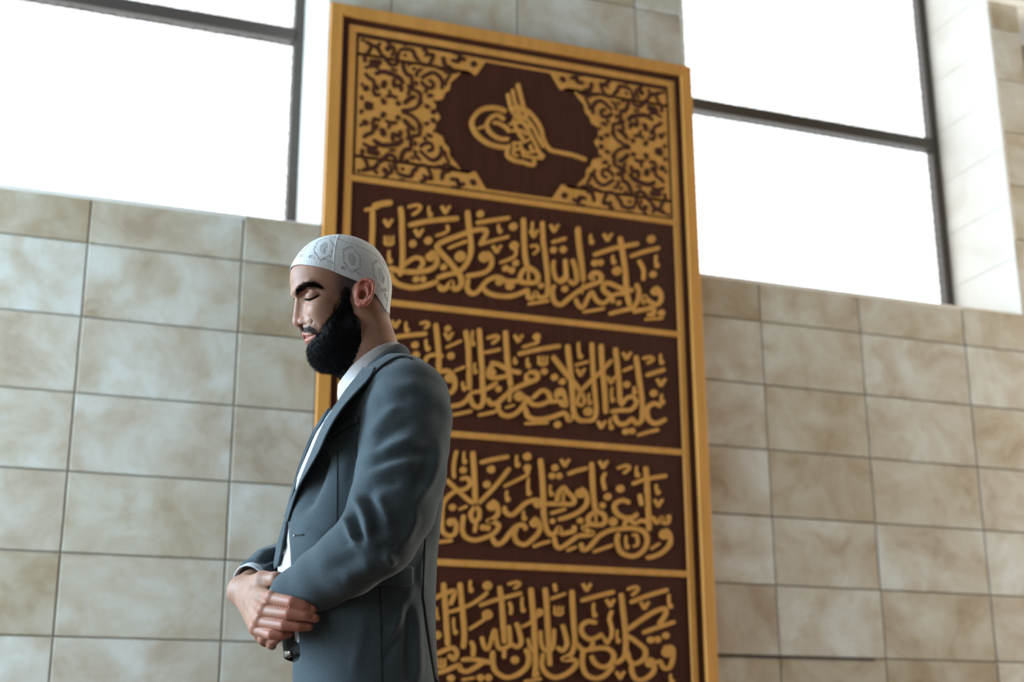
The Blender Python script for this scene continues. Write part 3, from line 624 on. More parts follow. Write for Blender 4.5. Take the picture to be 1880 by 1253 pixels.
# ------------------------------------------------------------------ head
HS = .000954                            # traced head units to metres
PHI = math.radians(16.0)
HF = np.array([-math.cos(PHI), -math.sin(PHI), 0]); HL = np.array([math.sin(PHI), -math.cos(PHI), 0]); HU = np.array([0, 0, 1.0])
H0 = man(650, 560)
HM = np.stack([HF, HL, HU])             # rows: forward, left, up
def h2m(p): return H0+(np.asarray(p)*HS)@HM
def m2h(P): return ((P-H0)@HM.T)/HS
def sym(Q):
    R = Q.copy(); R[:, 1] = np.abs(R[:, 1]); return R
def hpt(px, py, y):
    """pixel -> head units on the plane y = const"""
    d = ray(px, py); dm = np.array([d@RH, d@FH, d[2]]); t = ((H0-EYE)@HL+y*HS)/(dm@HL); q = (EYE+dm*t-H0)/HS; return (float(q@HF), float(y), float(q[2]))
LIDLINE = [hpt(562, 549.5, 20), hpt(567, 550, 27), hpt(574, 547.5, 35), hpt(580, 544.5, 41), hpt(585, 541.5, 45)]
LIDCREASE = [hpt(560, 541, 18), hpt(565, 535.5, 26), hpt(573, 533, 34), hpt(581, 534, 41), hpt(588, 538, 46)]
def skull(Q):
    d = ell(Q, (30, 0, 60), (100, 74, 88)); d = smin(d, ell(Q, (-14, 0, 28), (58, 62, 66)), 20)
    return smin(d, ell(Q, (76, 0, 44), (57, 60, 50)), 22)
def neck(Q): return smin(cone(Q, (-16, 0, -10), (-36, 0, -95), 55, 56), cone(Q, (-36, 0, -95), (-44, 0, -190), 57, 66), 15)
def face(Q):
    R = sym(Q)
    d = skull(Q)
    d = smin(d, ell(R, (60, 0, -40), (50, 58, 68)), 22)
    d = smin(d, ell(R, (76, 42, -30), (26, 23, 22)), 16)             # cheekbone
    d = smin(d, ell(R, (68, 0, -54), (36.5, 39, 38)), 14)              # muzzle
    d = smin(d, ell(R, (42, 0, -86), (46, 51, 36)), 18)              # jaw
    d = smin(d, ell(R, (64, 0, -110), (18, 22, 16)), 14)             # chin
    d = smin(d, cone(R, (8, 54, -62), (60, 20, -108), 14, 14), 16)
    d = smin(d, chain(R, [(122.5, 7, 17, 11), (114, 30, 20, 11), (100, 46, 22, 10)]), 9)  # brow ridge
    d = smax(d, -ell(R, (116, 35, 1), (18, 21, 15)), 8); d = smax(d, -ell(R, (113, 17, -2), (8, 8, 10)), 6)             # eye socket
    d = smin(d, ell(R, (89, 33, -1), (17, 17, 14.5)), 3.0)           # closed eye
    # lower lid groove and lid edge

    n = cone(R, (116, 0, 4), (119, 0, -38), 7.5, 8.5); n = smin(n, cone(R, (104, 0, 0), (104, 0, -46), 11, 17), 6)
    n = smin(n, ell(R, (115.5, 0, -47), (12.3, 11.5, 11.5)), 5); n = smin(n, ell(R, (103, 14.5, -49.5), (14, 8.5, 9.5)), 3.5)
    d = smin(d, n, 6)
    d = smax(d, -ell(R, (106, 8.5, -61), (11, 5.5, 8)), 1.8)          # nostril
    d = smax(d, -cone(R, (92, 22, -44), (86, 23, -53), 2, 2), 4)     # wing groove
    d = smin(d, cone(R, (97.5, 0, -73), (82, 22, -79.5), 8, 3.2), 4) # upper lip
    d = smin(d, cone(R, (91.5, 0, -87), (80, 19, -83.5), 7.6, 3.4), 3)
    d = smax(d, -cone(R, (104, 0, -80.3), (83, 23, -81.2), 2.4, 1.4), 1.6)
    d = smax(d, -cone(R, (101, 0, -99), (92, 10, -99), 5, 4), 5)
    d = smin(d, neck(Q), 16)
    return d
def ear(Q):
    R = sym(Q); y = lambda x: 70+(12-x)*.34
    pt = lambda x, z, r, dy=0: (x, y(x)+dy, z, r)
    helix = [pt(-1, 4, 2.4, 1), pt(5, 10, 3, 1), pt(5, 20, 3.2, 2), pt(-2, 28, 3.2, 3.5), pt(-12, 30, 3.2, 4.5), pt(-20, 26, 3.2, 5), pt(-25, 15, 3.2, 5), pt(-24, 1, 3.3, 5), pt(-19, -12, 3.6, 4), pt(-10, -22, 5, 2), pt(-1, -25, 6, 0), pt(6, -20, 5, -2)]
    d = chain(R, helix, 3)
    ang = math.atan(.34); ca, sa = math.cos(ang), math.sin(ang)
    # plate tilted away from the head
    rot = np.array([[ca, sa, 0], [-sa, ca, 0], [0, 0, 1.0]])
    d = smin(d, ell(R, (-9, y(-9)-1, 3), (18, 4.0, 28), rot), 3)
    d = smin(d, ell(R, (0, 68, 2), (14, 12, 22)), 6)
    d = smin(d, chain(R, [pt(-7, 20, 2.0, 1.5), pt(-14, 12, 2.6, 2.5), pt(-16, -1, 3.0, 3), pt(-11, -12, 3.4, 3), pt(-3, -15, 3.2, 2)], 2), 2.5)
    d = smax(d, -ell(R, (-4, y(-4)+4, -3), (8, 13, 10), rot), 2.5)
    d = smax(d, -ell(R, (-19.5, y(-19.5)+5, 9), (2.6, 5, 14), rot), 1.8)
    d = smax(d, -ell(R, (-6, y(-6)+5, 22), (7, 5, 4.5), rot), 2)
    d = smin(d, ell(R, (6, y(6)+3, -2), (4, 4, 6)), 3)
    return d
def head_fn(Q): return smin(face(Q), ear(Q), 5)
hv, hq = nets(head_fn, (-110, -100, -175), (140, 100, 160), 1.6)
hv = relax(hv, hq, 1, .4)
# fine features traced on the near side and mirrored to the other half of the face
def near_px(h):
    m_ = h.copy(); m_[:, 1] = np.abs(m_[:, 1]); return project(h2m(m_))
FEAT = [([(561, 549.5), (567, 550.8), (574, 548.5), (580, 545.5), (586, 541.5)], -1.9, 1.3), ([(559, 542), (564, 536.5), (572, 533.5), (581, 534.5), (589, 539)], -1.5, 1.5), ([(561, 544), (567, 541), (575, 539), (583, 539)], 1.3, 2.6), ([(561, 557), (570, 559), (580, 556)], -.7, 2.2),
        ([(556, 617.5), (562, 620), (568, 618.5), (574, 617), (580, 615.5)], -3.4, 1.6), ([(554, 611.5), (561, 614.5), (569, 614.2), (575, 614.3)], 1.5, 2.2), ([(560, 626.5), (566, 624.8), (572, 621.5), (577, 618.5)], 1.9, 2.6), ([(573, 588), (581, 598), (587, 608), (589, 616)], -1.0, 3.5), ([(565, 580), (571, 584), (573.5, 590), (571, 597)], -1.7, 2.0), ([(555, 593), (562, 588), (568, 590)], 1.2, 4.0), ([(553, 598), (558, 596.5), (563, 597)], -3.0, 1.8),
        ([(548, 554), (551, 545), (556, 538)], -1.2, 3.0)]
hpx = near_px(hv); hn_ = normals(hv, hq); dsp = np.zeros(len(hv)); frontal = np.clip((hv[:, 0]-60)/12, 0, 1)
for poly, amp, wd in FEAT:
    ds_, t_, _s = polydist(hpx, smooth_path(poly, 2)); dsp += amp*np.exp(-(ds_/wd)**2)*np.clip(np.minimum(t_, 1-t_)*5+.25, 0, 1)
hv = hv+hn_*(dsp*frontal)[:, None]
HEAD_V, HEAD_Q = h2m(hv), hq
flush = np.zeros(len(hv)); stub = np.zeros(len(hv)); ay = np.abs(hv[:, 1])
eard = ear(hv.astype(np.float64)); flush = np.maximum(flush, np.clip(1-eard/4, 0, 1)*(ay > 72)*.6)
flush = np.maximum(flush, .2*np.exp(-((hv[:, 0]-117)**2+(hv[:, 2]+47)**2)/150.))
def soft_in(poly, w): return np.clip(.5+polydist(hpx, poly+poly[:1])[0]*np.where(inside(hpx, poly), 1, -1)/w, 0, 1)
UPLIP = [(548, 611), (553, 611), (562, 611.8), (570, 613.3), (579, 615.5), (569, 618.5), (562, 620.5), (556, 618), (550, 616)]; LOLIP = [(554, 621), (562, 620.5), (569, 618.5), (578, 616.5), (573, 623), (566, 629), (560, 630), (554, 629)]
lipm = np.maximum(soft_in(UPLIP, 2.5), soft_in(LOLIP, 2.5))*(hv[:, 0] > 74)
flush = np.maximum(flush, .45*lipm)
# stubble: moustache shadow, shaved sides of the head, beard line
MOUS = [(549, 605), (554, 602), (560, 600.5), (569, 598.5), (577, 603), (585, 611), (588, 620), (583, 621), (579, 615), (570, 612.5), (560, 611), (550, 610)]
mo = soft_in(MOUS, 6)*(hv[:, 0] > 64)*.78*(1-lipm)
tmp = np.clip((66-hv[:, 0])/26, 0, 1)*np.clip((hv[:, 2]+8)/16, 0, 1)*np.clip((60-hv[:, 2])/4, 0, 1)*np.interp(hv[:, 0], [20, 45, 66], [.96, .8, .5])
nap = np.clip((-42-hv[:, 0])/10, 0, 1)*np.clip((hv[:, 2]+34)/12, 0, 1)*.65
stub = np.clip(np.maximum.reduce([mo, tmp, nap]), 0, 1)*(eard > 3)
HAIRLINE = True

# ---- beard polygon in the side view of the head
BP = [(26, 16), (32, 6), (37, -4), (44, -27), (56, -47), (66, -60), (71, -72), (76, -84), (84, -88), (97, -95), (125, -96), (125, -168), (24, -168), (6, -144), (-3, -120), (-9, -99), (-9, -79), (-4, -54), (8, -30), (15, -9), (19, 16)]
def beard_fn(Q):
    xz = Q[:, [0, 2]].astype(float); ds = polydist(xz, BP+BP[:1])[0]*np.where(inside(xz, BP), 1, -1)
    T = np.interp(Q[:, 2], [-130, -95, -60, -25, 0, 12], [10, 8, 8, 5.5, 2.0, .4])*np.interp(Q[:, 0], [60, 85], [1, .6])
    th = np.clip(ds*.62, -6, T)
    base = smin(face(Q), ell(sym(Q), (46, 0, -108), (36, 42, 30)), 12)
    return base-th
bv, bq = nets(beard_fn, (-40, -90, -175), (130, 90, 50), 3.0)
bxz = bv[:, [0, 2]]; bin_ = inside(bxz, BP) & (bv[:, 2] > -172)
bv, bq = prune(bv, bq, bin_[bq].all(1))
bn = normals(bv, bq)
nz = np.sin(bv[:, 0]*.9+bv[:, 2]*.6)*np.sin(bv[:, 2]*.8-bv[:, 1]*.7)*np.sin(bv[:, 1]*.8+bv[:, 0]*.5)
bv = bv+bn*(nz*1.6+rng.normal(0, .5, len(bv)))[:, None]
BEARD_V, BEARD_Q = h2m(bv), bq
# ---- cap: radial surface over the skull, open stitches cut out
CC = np.array([28.0, 0, 40.0])
def cap_edge(x): return np.interp(x, [-90, -76, -62, -49, -35, -10, 6, 35, 69, 92, 109, 122, 140], [-22, -18, -22, -7, 8, 22, 28, 36, 48.5, 54.5, 59, 64, 70])
def cap_fn(Q): return smin(skull(Q), cone(Q, (-22, 0, 40), (-22, 0, -20), 50, 51), 10)
def cap_pt(az, el, off):
    d = np.stack([np.cos(el)*np.cos(az), np.cos(el)*np.sin(az), np.sin(el)], 1); r = np.full(len(d), 30.0)
    for _ in range(70): r += .7*(off-cap_fn(CC+d*r[:, None]))
    return CC+d*r[:, None]
NA, NE = 600, 150
az = np.linspace(0, 2*np.pi, NA, endpoint=False); eg = np.linspace(-1.0, 1.2, 90)
ee = np.empty(NA); P = cap_pt(np.repeat(az, 90), np.tile(eg, NA), 3.0).reshape(NA, 90, 3)
up_ = P[..., 2]-cap_edge(P[..., 0])
for i in range(NA): k = np.argmax(up_[i] > 0); k = max(k, 1); a, b = up_[i, k-1], up_[i, k]; ee[i] = eg[k-1]+(eg[k]-eg[k-1])*(-a/(b-a+1e-9))
ee = np.convolve(np.r_[ee[-6:], ee, ee[:6]], np.ones(13)/13, 'valid')
t = np.linspace(0, 1, NE); EL = ee[:, None]+(math.pi/2-.004-ee[:, None])*t[None]
AZ = np.repeat(az[:, None], NE, 1)
seam = np.minimum.reduce([np.abs((AZ-s+np.pi) % (2*np.pi)-np.pi) for s in (1.2, 1.2+np.pi/2, 1.2+np.pi, 1.2-np.pi/2)])
ribs = .25*np.sin(AZ*150)*np.exp(-((t[None]-.05)/.06)**2)
off = 3.2+0.8*np.exp(-(seam*np.cos(EL)*100/1.4)**2)+ribs
cv = cap_pt(AZ.ravel(), EL.ravel(), off.ravel())
ii, jj = np.meshgrid(np.arange(NA), np.arange(NE-1), indexing='ij'); i2 = (ii+1) % NA
cq = np.stack([ii*NE+jj, i2*NE+jj, i2*NE+jj+1, ii*NE+jj+1], -1).reshape(-1, 4)
# stitch holes: lozenge lace panels, eight around
am, em = AZ+np.pi/NA, EL
arc = 88.0
hgt = (EL-ee[:, None])*arc                                        # mm above the rim
span = 2*np.pi/8; ploc = ((AZ-1.2-.09) % span)/span-.5; wid = span*arc*np.cos(np.clip(EL-.15, 0, 1.5))
px_ = ploc*wid; hz = hgt-46
row = np.round(hgt/3.4); hx = (px_+(row % 2)*1.9)/3.8
dot = (np.abs(hx-np.round(hx))*3.8 < 1.1) & (np.abs(hgt/3.4-row)*3.4 < 1.05)
core = (np.abs(px_) < 9) & (np.abs(hz) < 15) & (np.abs(px_)/10+np.abs(hz)/20 < 1.1)
ringd = np.abs(np.maximum(np.abs(px_)*1.0, (np.abs(px_)*.6+np.abs(hz)*.62))-19.5) < 2.3
top = np.abs(hgt-86) < 2
low = (hgt > 14) & (hgt < 22) & (np.abs(px_) > 12) & (np.abs(px_) < 26)
hole = dot & (core | ringd | low | top) & (hgt > 12) & (hgt < 95)
keep = ~hole.reshape(NA, NE)[ii, jj].reshape(-1)
cv, cq = prune(cv, cq, keep)
CAP_V, CAP_Q = h2m(cv), cq
stub = np.maximum(stub, .97*(hv[:, 2] > cap_edge(hv[:, 0])+3)*(eard > 3))          # cropped hair under the cap
# ------------------------------------------------------------------ clothes
from mathutils.bvhtree import BVHTree
PB = math.radians(15.0)
BF = np.array([-math.cos(PB), -math.sin(PB), 0]); BL = np.array([math.sin(PB), -math.cos(PB), 0])
# rows traced at the body's middle plane: pixel row, front x, back x, half width in metres
ROWS = [(640, 676, 728, .058), (668, 662, 752, .085), (690, 650, 776, .125), (715, 636, 797, .172), (740, 616, 812, .198), (765, 597, 819, .210), (800, 572, 823, .212), (850, 552, 820, .204), (900, 538, 814, .194),
        (950, 523, 808, .186), (1000, 509, 803, .182), (1040, 502, 800, .182), (1100, 507, 798, .186), (1160, 513, 798, .192), (1220, 520, 801, .197), (1290, 524, 806, .200), (1400, 530, 812, .202), (1900, 560, 815, .20)]
SEC = []
for py, xf, xb, bb in ROWS:
    p0, p1 = man(xf, py), man(xb, py); H = (p1[0]-p0[0])/2; a = math.sqrt(max(H*H-(bb*math.sin(PB))**2, .0009))/math.cos(PB)
    SEC.append((p0[2], (p0[0]+p1[0])/2, 0.0, a, bb))
SEC = np.array(SEC)[::-1]
def sec(z, k):
    return np.interp(z, SEC[:, 0], SEC[:, k])
def torso(P, grow=0.0):
    z = P[:, 2]; q = P[:, :2]-np.stack([sec(z, 1), sec(z, 2)], 1); x = q@BF[:2]; y = q@BL[:2]; a = sec(z, 3)+grow; b = sec(z, 4)+grow; n = 2.35
    ax, ay = np.abs(x)/a+1e-6, np.abs(y)/b+1e-6; k = (ax**n+ay**n)**(1/n)
    g = np.sqrt((k**(1-n)*ax**(n-1)/a)**2+(k**(1-n)*ay**(n-1)/b)**2)+1e-6
    return (k-1)/g
def cp(px, py, w, r): return (*man(px, py, w), r)
ARM_N = [cp(747, 740, -.165, .079), cp(747, 770, -.185, .082), cp(742, 815, -.205, .081), cp(736, 872, -.228, .080), cp(720, 932, -.246, .077), cp(694, 986, -.252, .070), cp(640, 1031, -.225, .061), cp(592, 1062, -.19, .0535), cp(546, 1092, -.155, .0465), cp(527, 1101, -.140, .044)]
ARM_F = [cp(690, 745, .165, .078), cp(690, 820, .20, .08), cp(668, 920, .235, .075), cp(632, 1000, .235, .068), cp(560, 1032, .14, .058), cp(500, 1052, .045, .050), cp(466, 1070, -.005, .044)]
ZHEM = .76; ZTOP = man(715, 676)[2]
def shoulders(P):
    tn = man(700, 690); n1 = ARM_N[0]; f1 = ARM_F[0]
    d = cone(P, (tn[0], -.04, tn[2]-.02), (n1[0], n1[1], n1[2]+.005), .070, .074)
    return np.minimum(d, cone(P, (tn[0]-.02, .04, tn[2]-.02), (f1[0], f1[1], f1[2]), .070, .072))
def jacket_fn(P):
    d = smax(smin(torso(P), shoulders(P), .05), P[:, 2]-ZTOP, .01)
    return smax(d, ZHEM-P[:, 2], .006)
def sleeve_fn(arm):
    end = np.array(arm[-1][:3]); dr = end-np.array(arm[-2][:3]); dr /= np.linalg.norm(dr)
    def f(P):
        d = chain(P, arm, .008); return smax(d, (P-end)@dr, .004)
    return f
def bounds(arm):
    a = np.array(arm); return a[:, :3].min(0)-a[:, 3].max()-.02, a[:, :3].max(0)+a[:, 3].max()+.02
uc = BASE_U
jv, jq = nets(jacket_fn, (uc-.26, -.30, ZHEM-.02), (uc+.22, .30, 1.56), .0048)
jv = relax(jv, jq, 3)
WEDGE = ([(598, 815), (586, 855), (572, 895), (548, 945)], -.020, 13)
JF = [([(797, 850), (786, 930), (780, 1000)], -.006, 8), ([(812, 905), (803, 960), (800, 1010)], .004, 8), ([(764, 1115), (766, 1180), (768, 1260)], .007, 9), ([(745, 1090), (752, 1160), (748, 1250)], -.005, 10), ([(784, 1010), (772, 1050), (779, 1090)], .004, 7),
      ([(716, 1180), (740, 1120), (760, 1075)], .004, 9), ([(650, 1240), (660, 1180), (668, 1120)], .003, 12), WEDGE, ([(650, 700), (640, 760), (625, 820)], .002, 14), ([(668, 760), (655, 830), (640, 900)], -.004, 12), ([(705, 664), (730, 672), (760, 690)], -.003, 8),
      ([(640, 965), (600, 1010), (560, 1040)], -.006, 14), ([(545, 965), (575, 985), (600, 1000)], .003, 10), ([(700, 1215), (720, 1190), (735, 1150)], -.003, 8)]
jv = folds(jv, jq, JF)
# front opening: everything left of the lapel fold and right of the far front
OPEN = [(590, 640), (596, 715), (610, 740), (596, 767), (575, 803), (557, 847), (544, 887), (534, 925), (527, 950), (520, 990), (511, 1040), (490, 1060), (470, 1100), (470, 1300), (536, 1300), (536, 1216), (551, 1207), (547, 1160), (541, 1110), (534, 1056), (530, 1000), (528, 957),
        (531, 935), (543, 905), (558, 866), (571, 832), (592, 785), (615, 750), (640, 716), (657, 694), (668, 680), (690, 662), (712, 649), (742, 640), (742, 600)]
jp = project(jv); jn = normals(jv, jq); jfac = ((EYE-jv)*jn).sum(1)
front = ((jv[:, :2]-np.stack([sec(jv[:, 2], 1), sec(jv[:, 2], 2)], 1))@BF[:2]) > .0
cut = inside(jp, OPEN) & front & ((jfac > 0) | (jp[:, 1] > 1060))
cut |= jv[:, 2] > ZTOP-.012
cut |= inside(jp, [(590, 630), (590, 742), (613, 744), (640, 714), (657, 694), (665, 630)])
JK_V, JK_Q = prune(jv, jq, ~cut[jq].any(1)); JK_V = smooth_rim(JK_V, JK_Q, 10)
sv, sq = nets(sleeve_fn(ARM_N), *bounds(ARM_N), .0036); sv = relax(sv, sq, 3)
SF = [([(690, 700), (712, 712), (740, 712), (775, 704)], .004, 12), ([(684, 735), (715, 738), (760, 730)], -.003, 12), ([(676, 812), (690, 788), (712, 762), (735, 745)], .0055, 11), ([(684, 838), (706, 806), (735, 785), (765, 775)], -.0050, 11),
      ([(664, 850), (690, 832), (730, 818), (770, 800)], .0065, 11), ([(672, 868), (705, 848), (745, 834), (795, 831)], -.0060, 10), ([(664, 880), (695, 866), (730, 857), (770, 850)], .0060, 12), ([(668, 905), (700, 890), (740, 882)], -.0035, 13),
      ([(648, 905), (660, 925), (672, 955), (678, 990)], .0070, 9), ([(640, 925), (648, 945), (654, 968), (664, 1000)], -.0085, 8), ([(632, 945), (640, 968), (652, 995)], .0060, 8), ([(668, 905), (684, 930), (696, 965), (698, 990)], -.0060, 10), ([(690, 905), (705, 940), (712, 975)], .0045, 12), ([(622, 960), (632, 985), (645, 1005)], -.0035, 10),
      ([(806, 800), (803, 845), (788, 888), (760, 930)], .0060, 10), ([(785, 815), (780, 860), (760, 905)], -.0040, 12), ([(764, 935), (758, 965), (742, 1000)], .0050, 9), ([(722, 1040), (716, 1028), (706, 1016)], .0070, 9), ([(732, 1010), (712, 1005), (690, 1010)], -.0045, 9), ([(690, 1040), (660, 1050), (625, 1068)], .0035, 14), ([(668, 1020), (630, 1035), (590, 1055)], -.0025, 16), ([(812, 730), (820, 765), (816, 800)], .003, 10)]
sv = folds(sv, sq, [(a, (1.5 if a[0][1] > 900 and a[0][0] < 700 else 1.0)*b, c) for a, b, c in SF])
fv, fq = nets(sleeve_fn(ARM_F), *bounds(ARM_F), .0048); fv = relax(fv, fq, 3)
fv = folds(fv, fq, [([(470, 1018), (500, 1012), (530, 1008)], .006, 6, 1), ([(480, 1035), (505, 1026), (528, 1020)], -.007, 6), ([(478, 1050), (495, 1038), (515, 1030)], .005, 6)])
ZW = man(530, 1181, -.05)[2]; BW = .027                              # belt height, half its width
def shirt_grow(P):
    q = P[:, :2]-np.stack([sec(P[:, 2], 1), sec(P[:, 2], 2)], 1); y = q@BL[:2]; x = q@BF[:2]
    return -.0075+.0045*np.exp(-((y-.022)/.016)**2)*(x > 0)
def shirt_fn(P): return smax(smax(smin(torso(P, shirt_grow(P)), shoulders(P)+.022, .05), (ZW-.01)-P[:, 2], .004), P[:, 2]-ZTOP+.035, .01)
shv, shq = nets(shirt_fn, (uc-.26, -.28, ZW-.03), (uc+.2, .28, 1.54), .006); shv = relax(shv, shq, 2)
shv = folds(shv, shq, [([(629, 735), (617, 751), (601, 777), (586, 806), (570, 842), (555, 881), (541, 922)], .011, 6), (WEDGE[0], -.022, 14), ([(520, 990), (526, 1010), (530, 1040)], -.003, 5)])
hipc = np.array([sec(np.array([.84]), 1)[0], 0.0])
def leg(s): h = hipc+BL[:2]*.092*s; return [(h[0], h[1], .86, .098), (h[0]-.012, h[1], .50, .078), (h[0]+.012, h[1]-.01*s, .10, .064)]
def trouser_fn(P):
    d = smax(torso(P, -.018), .78-P[:, 2], .03)
    for s in (1, -1): d = smin(d, chain(P, leg(s), .02), .03)
    return smax(smax(d, P[:, 2]-ZW, .004), .065-P[:, 2], .004)
tv, tq = nets(trouser_fn, (uc-.26, -.28, .05), (uc+.2, .28, ZW+.02), .010); tv = relax(tv, tq, 2)
def belt_fn(P):
    q = P[:, :2]-np.stack([sec(P[:, 2], 1), sec(P[:, 2], 2)], 1); g = -.014+.011*np.exp(-((q@BL[:2])/.07)**2)*(q@BF[:2] > 0)
    return smax(np.abs(torso(P, g))-.003, np.abs(P[:, 2]-ZW)-BW, .002)
btv, btq = nets(belt_fn, (uc-.26, -.28, ZW-.04), (uc+.2, .28, ZW+.04), .004)
# ---- collars around the neck (modelled in head space)
def ctop(x): return np.interp(x, [-110, -91, -70, -40, -12, 10, 24, 40], [-84, -86, -92, -107, -127, -148, -168, -192])
def collar_fn(Q): return smax(smax(np.abs(neck(Q)-4.5)-2.2, Q[:, 2]-ctop(Q[:, 0]), 2), ctop(Q[:, 0])-92-Q[:, 2], 2)
kv, kq = nets(collar_fn, (-120, -90, -275), (45, 90, -75), 2.4); kv = h2m(kv)
# ---- sheets laid on a garment by pixel outline: lapels, pockets, seams
def bvh_of(*vq):
    V, Q, o = [], [], 0
    for v, q in vq: V.append(v); Q.append(q+o); o += len(v)
    return BVHTree.FromPolygons([tuple(a) for a in np.vstack(V)], [tuple(int(i) for i in a) for a in np.vstack(Q)])
def hit(bvh, px, py):
    d = ray(px, py); dm = Vector((d@RH, d@FH, d[2])).normalized(); h = bvh.ray_cast(Vector(EYE), dm)
    if h[0] is None: return None
    n = h[1]; n = -n if n.dot(dm) > 0 else n
    return np.array(h[0]), np.array(n)
def resample(A, n):
    A = smooth_path(A, 4) if len(A) > 2 else np.array(A, float); s = np.r_[0, np.cumsum(np.linalg.norm(np.diff(A, axis=0), axis=1))]
    t = np.linspace(0, s[-1], n); return np.stack([np.interp(t, s, A[:, 0]), np.interp(t, s, A[:, 1])], 1)
def sheet(bvh, A, B, nu, nv, lift, thick, sm=4):
    """a thin slab between two pixel edges A and B, resting on the garment; lift(u,v) metres off it"""
    A, B = resample(A, nu), resample(B, nu); P = np.full((nu, nv, 3), np.nan); N = np.zeros((nu, nv, 3))
    for i in range(nu):
        for j in range(nv):
            c = A[i]+(B[i]-A[i])*j/(nv-1); h = hit(bvh, *c)
            if h: P[i, j], N[i, j] = h
    good = ~np.isnan(P[..., 0]); gi = np.argwhere(good)
    for i, j in np.argwhere(~good):
        k = gi[np.argmin(((gi-[i, j])**2*[1, .3]).sum(1))]; c = A[i]+(B[i]-A[i])*j/(nv-1); q = P[k[0], k[1]]; P[i, j] = man(c[0], c[1], q[1]); N[i, j] = N[k[0], k[1]]
    for _ in range(sm):
        P[1:-1] = (P[:-2]+P[1:-1]*2+P[2:])/4; N[1:-1] = (N[:-2]+N[1:-1]*2+N[2:])/4
    N /= np.linalg.norm(N, axis=2)[..., None]+1e-9
    lf = np.array([[lift(i/(nu-1), j/(nv-1)) for j in range(nv)] for i in range(nu)])
    VW = EYE-P; VW /= np.linalg.norm(VW, axis=2)[..., None]; cs = np.clip((N*VW).sum(2), .45, 1)
    P = P+VW*(lf/cs)[..., None]; top = P+N*thick; bot = P-N*.0005
    V = np.vstack([top.reshape(-1, 3), bot.reshape(-1, 3)]); o = nu*nv; Q = []
    idx = lambda i, j: i*nv+j
    for i in range(nu-1):
        for j in range(nv-1):
            a = (idx(i, j), idx(i+1, j), idx(i+1, j+1), idx(i, j+1)); Q.append(a); Q.append(tuple(x+o for x in a[::-1]))
    rim = [idx(i, 0) for i in range(nu)]+[idx(nu-1, j) for j in range(1, nv)]+[idx(i, nv-1) for i in range(nu-2, -1, -1)]+[idx(0, j) for j in range(nv-2, 0, -1)]
    for a, b in zip(rim, rim[1:]+rim[:1]): Q.append((a, a+o, b+o, b))
    return V, np.array(Q)
def seam_line(bvh, pts, wpx=1.3, lift=.0, thick=.0012, n=None):
    c = resample(pts, n or max(6, int(np.linalg.norm(np.diff(np.array(pts, float), axis=0), axis=1).sum()/6))); d = np.gradient(c, axis=0); d /= np.linalg.norm(d, axis=1)[:, None]; nn = np.stack([-d[:, 1], d[:, 0]], 1)*wpx/2
    return sheet(bvh, c+nn, c-nn, len(c), 2, lambda u, v: lift, thick)
BT = bvh_of((jv, jq)); BTS = bvh_of((jv, jq), (sv, sq)); BTSL = bvh_of((sv, sq))
LAP_A = [(668, 676), (655, 694), (640, 712), (618, 745), (595, 781), (574, 830), (560, 864), (544, 904), (531, 933), (527, 958)]
LAP_B = [(690, 676), (684, 692), (661, 716), (636, 743), (617, 770), (600, 801), (587, 830), (571, 859), (549, 897), (530, 958)]
lapel_n = sheet(BT, LAP_A, LAP_B, 44, 9, lambda u, v: .003+.040*v*math.sin(math.pi*min(1, u*1.03))**2, .003)
LAF_A = [(605, 750), (594, 764), (574, 797), (556, 840), (543, 881), (532, 920), (524, 950)]
LAF_B = [(607, 754), (597, 768), (576, 803), (558, 847), (545, 887), (534, 925), (527, 951)]
lapel_f = sheet(BT, LAF_A, LAF_B, 30, 5, lambda u, v: .001, .0025)
welt = sheet(BT, [(607, 793), (622, 783), (640, 771), (658, 763)], [(605, 807), (622, 795), (641, 783), (660, 775)], 16, 4, lambda u, v: .0005, .003)
flap = sheet(BT, [(668, 1046), (700, 1036), (730, 1034), (757, 1043)], [(668, 1078), (700, 1076), (740, 1078), (757, 1074)], 20, 8, lambda u, v: .001+.003*v, .004)
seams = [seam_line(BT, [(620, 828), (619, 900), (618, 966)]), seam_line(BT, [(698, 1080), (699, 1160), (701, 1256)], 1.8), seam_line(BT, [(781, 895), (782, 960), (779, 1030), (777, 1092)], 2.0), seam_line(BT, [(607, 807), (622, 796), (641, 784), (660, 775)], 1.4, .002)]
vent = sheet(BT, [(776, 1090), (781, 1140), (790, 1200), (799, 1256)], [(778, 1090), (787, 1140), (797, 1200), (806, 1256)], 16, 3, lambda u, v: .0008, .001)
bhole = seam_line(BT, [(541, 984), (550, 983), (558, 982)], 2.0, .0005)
COL_U = np.array([(640, 712), (655, 694), (667, 680), (690, 657), (709, 643), (728, 633), (738, 631), (775, 634)], float)
COL_L = np.array([(660, 712), (677, 692), (688, 680), (702, 668), (719, 658), (733, 653), (746, 652), (757, 658), (790, 672)], float)
